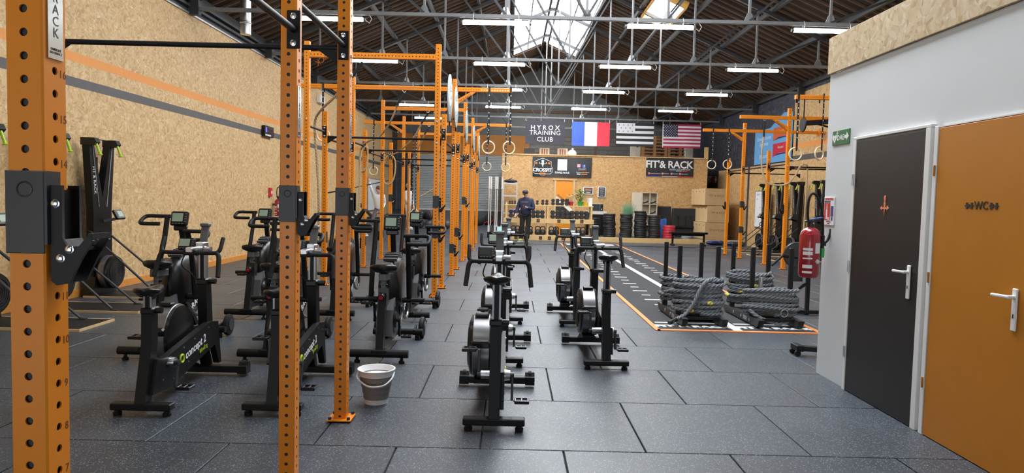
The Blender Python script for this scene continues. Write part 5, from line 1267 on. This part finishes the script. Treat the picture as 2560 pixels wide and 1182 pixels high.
BK = mk('banner_black_vinyl', (.022, .022, .026), .32, var=.1)
b1 = T('wall_banner', 'creased black vinyl banner with a CROSSFIT shield emblem above the inner door', 'banner', (2.02, PYF-.035, 3.21))
P('vinyl', cloth(2.37, .79, .035, 5, lambda u, v: 0, 30, 14, 9), BK, b1, sharp=180)
sh_ = [(-.38, -.62), (-.38, -.42), (-.34, -.40), (-.34, -.2), (0, -.06), (.34, -.2), (.34, -.40), (.38, -.42), (.38, -.62), (.30, -.68), (.12, -.68), (.08, -.73), (-.08, -.73), (-.12, -.68), (-.30, -.68)]
P('shield_outline', MB().tube([(x-.78, -.045, z) for x, z in sh_], .009, 5, closed=True), M_txtw, b1)
P('shield_field', MB().ext([(-.93, -.42), (-.93, -.22), (-.78, -.12), (-.63, -.22), (-.63, -.42)], -.044, -.041, 'XZ'), mk('pale_emblem', (.62, .68, .68), .5), b1)
for s_ in (-1, 1):
    hd_ = [(-.78+s_*.085+.045*math.cos(k*PI/5), -.215+.055*math.sin(k*PI/5)) for k in range(10)]
    P('figure', MB().ext([(-.78+s_*.005, -.42), (-.78+s_*.03, -.33), (-.78+s_*.07, -.28), (-.78+s_*.13, -.28), (-.78+s_*.22, -.33), (-.78+s_*.25, -.42)], -.048, -.0445, 'XZ').ext(hd_, -.049, -.0445, 'XZ'), M_txtk, b1)
    P('red_block', MB().box((-.78+s_*.26, -.044, -.26), (.08, .004, .08)), M_txto, b1)
TXT('CROSSFIT', .20, M_txtw, b1, (-.78, -.05, -.53), FACE_CAM, bold=.006, spacing=.85, ext=.002)
P('orange_plaque', MB().box((-.78, -.047, -.66), (.24, .004, .05)), M_txto, b1)
P('white_card', MB().box((0, -.046, -.31), (.38, .006, .45), bev=.001), M_txtw, b1)
TXT('SUIVEZ NOUS', .10, M_txtw, b1, (.0, -.05, -.62), FACE_CAM, bold=.003, spacing=.9)
P('camera_icon', MB().box((.66, -.05, -.33), (.13, .006, .13), bev=.001), mk('icon_pink', (.75, .35, .55), .5), b1); P('camera_icon_ring', MB().torus((.66, -.055, -.33), .03, .006, 'Y', 16, 5), M_txtw, b1)
P('letter_icon', MB().box((.86, -.05, -.34), (.13, .006, .13), bev=.001), mk('icon_blue', (.05, .14, .5), .5), b1); TXT('f', .14, M_txtw, b1, (.87, -.055, -.35), FACE_CAM, bold=.003)
TXT('CROSSFIT', .075, M_txtw, b1, (.80, -.05, -.46), FACE_CAM); P('red_rule', MB().box((.80, -.05, -.52), (.32, .004, .008)), M_txto, b1)
TXT('Boulevard de la Marne', .055, M_txtw, b1, (.82, -.05, -.59), FACE_CAM, bold=.001); P('white_rule', MB().box((.66, -.05, -.66), (.14, .004, .04)), M_txtw, b1); P('orange_rule', MB().box((.88, -.05, -.66), (.24, .004, .04)), M_txto, b1)
b2 = T('wall_banner', 'flat black FIT AND RACK banner with white stencil lettering', 'banner', (6.32, PYF-.012, 2.905))
P('vinyl', MB().box((0, 0, 0), (1.89, .012, .74)), BK, b2)
TXT("FIT'& RACK", .40, M_txtw, b2, (-.02, -.0075, .10), FACE_CAM, bold=.008, spacing=.93, ext=.0015)
TXT('ÉQUIPEZ VOS AMBITIONS', .072, M_txtw, b2, (.40, -.0075, -.08), FACE_CAM, shear=.2)
for k, c in enumerate((FB, FW, FR)):
    P('stripe', MB().box((.13+.24*k, -.0075, -.135), (.24, .003, .022)), c, b2); P('stripe', MB().box((-.63+.63*k, -.0075, -.36), (.63, .003, .02)), c, b2)
for k, s_ in enumerate(('www.fitandrack.com', 'FITRACK', 'FITRACK', '@fitandrack')):
    x = (-.82, -.28, .08, .42)[k]; P('icon', MB().lathe([(.001, -.003), (.045, -.003), (.045, 0)], (x, -.007, -.25), 'Y', 16), mk('icon_coral', (.75, .22, .25), .5), b2); TXT(s_, .05, M_txtw, b2, (x+.06, -.0075, -.255), FACE_CAM, align='LEFT')
# pallets, cabinet and leftovers on the mezzanine
def pallet():
    t = T('pallet', 'x', 'pallet', (0, 0, 0), group='wooden pallets on the mezzanine')
    for z in (.011, .133): 
        for y in (-.34, 0, .34): P('deck_board', MB().box((0, y, z), (1.12, .12, .022)), M_pallet, t)
    for x in (-.5, 0, .5):
        for y in (-.34, 0, .34): P('block', MB().box((x, y, .072), (.12, .12, .1)), M_pallet, t)
    return t
pa0 = pallet(); i = 0
for cn, x, n in (('left', 6.28, 8), ('right', 7.42, 6)):
    for k in range(n):
        lb = f'wooden pallet, {ORD[k]} from bottom in the {cn} stack on the mezzanine'
        o = pa0 if i == 0 else dup(pa0, (0, 0, 0), label=lb); o['label'] = lb; o.location = (x, 30.6, PZ-.019+.1455*k); i += 1
ec = T('electric_cabinet', 'beige metal cabinet beside the pallets on the mezzanine', 'cabinet', (5.5, 30.6, PZ-.019)); P('case', MB().box((0, 0, .4), (.42, .3, .80), bev=.006), mk('beige_cabinet', (.52, .51, .46), .5), ec); P('vent', MB().box((.06, -.152, .68), (.08, .004, .03)), M_txtk, ec); P('latch', MB().box((.0, -.152, .3), (.04, .01, .12)), M_galv, ec)
sb_ = T('plaster_sack', 'pale grey sack standing right of the pallets', 'sack', (8.0, 30.3, PZ-.019)); P('sack', MB().box((-.2, 0, .4), (.45, .25, .78), bev=.06), mk('pale_sack', (.55, .55, .50), .8, var=.2, bump=.3), sb_); P('tie', MB().box((-.2, 0, .8), (.2, .1, .04)), M_wood, sb_)
for k, (x, c, lb) in enumerate(((.72, 'dark', 'dark crate at the left end of the mezzanine'), (1.35, 'striped', 'pale box with brown stripes on the mezzanine edge'), (2.1, 'striped', 'brown striped box beside the white bag on the mezzanine'))):
    s_ = T('storage_crate', lb, 'crate', (x, 28.6, PZ-.019)); P('case', MB().box((0, 0, .19), (.42, .3, .38), bev=.01), M_dgrey if c == 'dark' else mk('pale_box', (.55, .48, .40), .7), s_)
    for q in (-.1, 0, .1): P('rib', MB().box((q, -.152, .2), (.05, .004, .3)), M_iron if c == 'dark' else mk('box_brown', (.25, .09, .07), .7), s_)
wbg = T('plastic_bag', 'crumpled white plastic bag on the mezzanine edge', 'bag', (2.5, 28.5, PZ+.0)); P('bag', MB().ell((0, 0, .16), (.2, .14, .17), 10, 6), M_white, wbg); P('knot', MB().cyl((0, 0, .3), (.03, 0, .38), .03, .05, n=8), M_white, wbg)
co = T('stove_pipe', 'rusty brown upright pipe on the mezzanine against the block wall', 'pipe', (4.02, 33.0, PZ-.019)); P('pipe', MB().box((0, 0, .6), (.12, .1, 1.2)), mk('rust_brown', (.14, .08, .055), .8), co); P('hook', MB().tube([(-.05, 0, 1.2), (-.1, 0, 1.3), (.02, 0, 1.36), (.12, 0, 1.2)], .03, 6), M_iron, co)
# medicine balls and sandbags at the far left
random.seed(12)
for k, (x, y, r) in enumerate(((-3.92, 27.0, .17), (-3.57, 27.05, .17), (-3.22, 27.0, .17), (-2.87, 27.05, .17), (-2.52, 27.0, .17))):
    o = T('medicine_ball', f'grey medicine ball, {ORD[k]} from left in the row behind the far rig', 'ball', (x, y, RAMPS*(y-RAMP0)), 0, 'medicine balls behind the far rig'); P('skin', MB().ell((0, 0, r), (r, r, r), 18, 10), mk('ball_grey', (.05, .055, .065), .5), o); P('seam', MB().torus((0, 0, r), r*1.002, .006, 'X', 24, 4), M_dgrey, o)
for k, (x, y) in enumerate(((-3.62, 27.0), (-3.2, 27.02), (-3.42, 27.5))):
    o = T('sandbag', ('left', 'right', 'rear')[k]+' black sandbag with a pink stripe before the roller shutter', 'sandbag', (x, y, RAMPS*(27-RAMP0)+.335), .5*k-.3); P('body', MB().ell((0, 0, .2), (.21, .2, .2)), M_strap, o); P('stripe', MB().torus((.05, 0, .2), .197, .012, 'X', 24, 5), mk('pink_stripe', (.5, .06, .16), .5), o)
sl = T('barbell', 'long dark barbell leaning across the far left rig', 'barbell', (-4.35, 21.2, 0)); P('shaft', MB().cyl((-1.0, 0, 1.62), (1.0, .4, 2.1), .014, n=8), M_dgrey, sl); P('sleeve', MB().cyl((-1.0, 0, 1.62), (-1.35, -.07, 1.54), .024, n=10), M_dgrey, sl)
wbn = T('weight_bench', 'dark weight bench at the far left under the whiteboard', 'bench', (-4.9, 26.3, RAMPS*3.4)); P('pad', MB().box((0, 0, .42), (1.2, .3, .09), bev=.02), M_strap, wbn); P('leg', MB().box((-.45, 0, .19), (.06, .4, .38)), M_black, wbn); P('leg', MB().box((.45, 0, .19), (.06, .4, .38)), M_black, wbn); P('backrest', MB().bar((-.4, 0, .45), (-.9, 0, .95), .3, .08), M_strap, wbn)
# ================================================================ PEOPLE
def skinmesh(name, V, E, rad, mat, parent, root=0, sub=2):
    me = bpy.data.meshes.new(name); me.from_pydata([tuple(v) for v in V], E, []); me.materials.append(mat)
    o = link(name, me, parent); o.modifiers.new('skin', 'SKIN')
    if not me.skin_vertices: me.skin_vertices.new() if hasattr(me.skin_vertices, 'new') else None
    for i, r in enumerate(rad):
        d = me.skin_vertices[0].data[i]; d.radius = r if hasattr(r, '__len__') else (r, r); d.use_root = (i == root)
    o.modifiers['skin'].use_smooth_shade = True; s = o.modifiers.new('sub', 'SUBSURF'); s.levels = sub; s.render_levels = sub
    return o
def hand(parent, wrist, tip, mat, curl=Vector((0, -1, 0))):
    w_, d = Vector(wrist), (Vector(tip)-Vector(wrist)).normalized(); curl = (curl-d*curl.dot(d)).normalized(); s_ = d.cross(curl); m = MB()
    m.tube([w_-d*.015, w_+d*.03, w_+d*.075, w_+d*.09], [.022, .034, .036, .028], 8)
    for k, L in enumerate((.065, .075, .07, .055)):
        b = w_+d*.085+s_*(-.030+.02*k); m.tube([b, b+d*L*.5+curl*.012, b+d*L*.8+curl*.035, b+d*L*.85+curl*.05], [.0095, .009, .0085, .006], 6)
    b = w_+d*.035-s_*.03; m.tube([b, b+d*.025-s_*.025+curl*.01, b+d*.055-s_*.028+curl*.03], [.0115, .0105, .008], 6)
    return P('hand', m, mat, parent)
def person(label, loc, rz, J, top, legs, shoe, hair, cap=None, k=1.):
    t = T('person', label, 'person', loc, rz)
    sk = M_skin
    V = [J['pel'], J['wst'], J['chs'], J['nck'], J['chn'], J['hd'], J['crn'], J['shL'], J['elL'], J['wrL'], J['shR'], J['elR'], J['wrR'], J['hpL'], J['knL'], J['anL'], J['hpR'], J['knR'], J['anR']]
    E = [(0, 1), (1, 2), (2, 3), (3, 4), (4, 5), (5, 6), (2, 7), (7, 8), (8, 9), (2, 10), (10, 11), (11, 12), (0, 13), (13, 14), (14, 15), (0, 16), (16, 17), (17, 18)]
    rad = [(.095, .08), (.10, .08), (.13, .10), .05, (.062, .07), (.085, .095), (.065, .07), .055, .038, .026, .055, .038, .026, .085, .055, .035, .085, .055, .035]
    skinmesh('body', V, E, rad, sk, t)
    tv = [J['pel']-Vector((0, 0, .09)), J['wst'], J['chs'], J['nck']-Vector((0, 0, .02)), J['shL'], J['elL'], J['wrL'].lerp(J['elL'], .06), J['shR'], J['elR'], J['wrR'].lerp(J['elR'], .06)]
    skinmesh('top', tv, [(0, 1), (1, 2), (2, 3), (2, 4), (4, 5), (5, 6), (2, 7), (7, 8), (8, 9)], [(.195*k, .155*k), (.20*k, .15*k), (.195*k, .145*k), (.095*k, .09*k), .10*k, .074*k, .05*k, .10*k, .074*k, .05*k], top, t)
    lv = [J['pel']+Vector((0, 0, .10)), J['hpL'], J['knL'], J['anL'], J['hpR'], J['knR'], J['anR']]
    skinmesh('trousers', lv, [(0, 1), (1, 2), (2, 3), (0, 4), (4, 5), (5, 6)], [(.16*k, .135*k), .118*k, .085*k, .058*k, .118*k, .085*k, .058*k], legs, t)
    for s_ in ('L', 'R'):
        a = J['an'+s_]; f = J.get('toe'+s_, Vector((0, -1, 0))); f = Vector((f.x, f.y, 0)).normalized(); rot = Matrix.Rotation(math.atan2(f.x, -f.y), 3, 'Z')
        b = Vector((a.x, a.y, a.z-.055)); 
        sho = P('shoe', MB().ell(b+f*.06+Vector((0, 0, .035)), (.048, .14, .05), 14, 8, rot).ell(b+Vector((0, 0, .06)), (.042, .055, .06), 12, 6), shoe, t)
        P('sole', MB().box(b+f*.06+Vector((0, 0, -.012)), (.085, .27, .025), rot, .01), M_white, sho)
        hand(t, J['wr'+s_], J['wr'+s_]+(J['wr'+s_]-J['el'+s_]) if ('hd'+s_) not in J else J['hd'+s_], sk)
    fd = J.get('look', Vector((0, -1, 0))).normalized(); hd = J['hd']; rt = fd.cross(Vector((0, 0, 1))).normalized(); up = rt.cross(fd)
    fc = P('face', MB().ell(hd+fd*.10-up*.01, (.013, .016, .022), 8, 6).ell(hd+rt*.086, (.012, .02, .03), 8, 5).ell(hd-rt*.086, (.012, .02, .03), 8, 5), sk, t)
    P('eyes', MB().ell(hd+fd*.088+rt*.032+up*.012, (.011, .008, .006), 8, 5).ell(hd+fd*.088-rt*.032+up*.012, (.011, .008, .006), 8, 5), M_txtk, fc)
    P('mouth', MB().ell(hd+fd*.088-up*.052, (.024, .008, .006), 8, 5), mk('lips', (.45, .16, .14), .5), fc)
    P('hair', MB().ell(hd-fd*.022+up*.035, (.102, .108, .095), 16, 8), hair, t)
    if cap:
        c = P('cap', MB().ell(hd-fd*.005+up*.055, (.10, .108, .078), 18, 8), cap, t); P('cap_brim', MB().ell(hd+fd*.125+up*.035, (.075, .07, .012), 14, 5, Matrix.Rotation(math.atan2(fd.x, -fd.y), 3, 'Z')), cap, c)
    return t
V3 = Vector
man = person('man in a navy hoodie and dark cap looking down at a phone', (.53, 23.85, 0), -.15, dict(pel=V3((0, 0, .98)), wst=V3((0, .01, 1.12)), chs=V3((0, .02, 1.38)), nck=V3((0, 0, 1.55)), chn=V3((-.01, -.05, 1.62)), hd=V3((-.02, -.05, 1.70)), crn=V3((-.02, -.03, 1.78)),
    shL=V3((.20, .02, 1.45)), elL=V3((.28, -.02, 1.16)), wrL=V3((.06, -.24, 1.22)), shR=V3((-.20, .02, 1.45)), elR=V3((-.29, .03, 1.18)), wrR=V3((-.33, -.08, .98)), hpL=V3((.10, 0, .90)), knL=V3((.10, -.01, .50)), anL=V3((.09, .02, .09)), hpR=V3((-.10, 0, .90)), knR=V3((-.12, -.01, .50)), anR=V3((-.13, .05, .09)),
    toeL=V3((.1, -1, 0)), toeR=V3((-.5, -1, 0)), hdL=V3((-.04, -.32, 1.27)), look=V3((-.25, -.85, -.45))),
    mk('navy_hoodie', (.022, .030, .070), .8, var=.12), mk('black_trousers', (.014, .014, .015), .8), mk('lime_shoe', (.42, .52, .12), .6), mk('dark_hair', (.03, .02, .015), .6), mk('charcoal_cap', (.05, .045, .045), .7))
TXT('CROSSFIT', .06, mk('gold_print', (.45, .26, .10), .6), man, (-.02, -.145, 1.40), FACE_CAM)
P('hood', MB().torus((0, .04, 1.53), .085, .04, 'Z', 20, 8), mk('navy_hoodie', (0, 0, 0)), man)
ph = T('phone', 'dark phone in the hand of the man in the navy hoodie', 'phone', (.47, 23.53, 1.30), -.15); P('case', MB().box((0, 0, 0), (.075, .15, .01), Matrix.Rotation(.5, 3, 'X'), .002), M_satin, ph); P('screen', MB().box((0, .003, .0055), (.068, .138, .002), Matrix.Rotation(.5, 3, 'X')), M_lcdd, ph)
z1 = RAMPS*(24.0-RAMP0)
woman = person('woman in a white top and grey leggings reaching up at the far left', (-4.63, 24.0, z1), .25, dict(pel=V3((0, 0, .97)), wst=V3((.0, .0, 1.10)), chs=V3((.02, 0, 1.34)), nck=V3((0, -.01, 1.52)), chn=V3((-.03, -.05, 1.58)), hd=V3((-.03, -.03, 1.66)), crn=V3((-.02, .0, 1.74)),
    shL=V3((.17, 0, 1.42)), elL=V3((.20, .05, 1.15)), wrL=V3((.12, -.12, .98)), shR=V3((-.16, 0, 1.43)), elR=V3((-.27, -.08, 1.66)), wrR=V3((-.34, -.06, 1.93)), hpL=V3((.10, 0, .88)), knL=V3((.13, -.03, .50)), anL=V3((.12, .10, .09)), hpR=V3((-.10, 0, .88)), knR=V3((-.24, -.12, .50)), anR=V3((-.42, -.05, .09)), toeL=V3((-.4, -1, 0)), toeR=V3((-1, -.6, 0)), look=V3((-.8, -.6, .1))),
    mk('white_top', (.72, .72, .74), .8, var=.04), mk('grey_leggings', (.14, .14, .19), .8), mk('mint_shoe', (.62, .72, .58), .6), mk('brown_hair', (.16, .07, .035), .6), k=.78)
P('ponytail', MB().ell((.06, .06, 1.58), (.06, .06, .13)), mk('brown_hair', (0, 0, 0)), woman)
z2 = RAMPS*(26.4-RAMP0)
person('person in white shirt and white trousers turned to the right', (-3.98, 26.4, z2), .0, dict(pel=V3((0, 0, .97)), wst=V3((0, 0, 1.10)), chs=V3((0, 0, 1.34)), nck=V3((.01, 0, 1.52)), chn=V3((.05, -.02, 1.58)), hd=V3((.03, -.01, 1.66)), crn=V3((.01, 0, 1.74)),
    shL=V3((.12, .12, 1.42)), elL=V3((.14, .16, 1.15)), wrL=V3((.2, .05, .95)), shR=V3((-.04, -.16, 1.42)), elR=V3((-.02, -.2, 1.14)), wrR=V3((.1, -.2, .95)), hpL=V3((.03, .09, .88)), knL=V3((.04, .09, .5)), anL=V3((.0, .1, .09)), hpR=V3((0, -.09, .88)), knR=V3((.03, -.09, .5)), anR=V3((.05, -.1, .09)), toeL=V3((1, -.2, 0)), toeR=V3((1, -.3, 0)), look=V3((1, -.35, -.1))),
    mk('white_top', (0, 0, 0)), mk('white_trousers', (.60, .60, .60), .8), mk('white_shoe', (.7, .7, .7), .6), mk('fair_hair', (.40, .27, .14), .6), k=.88)
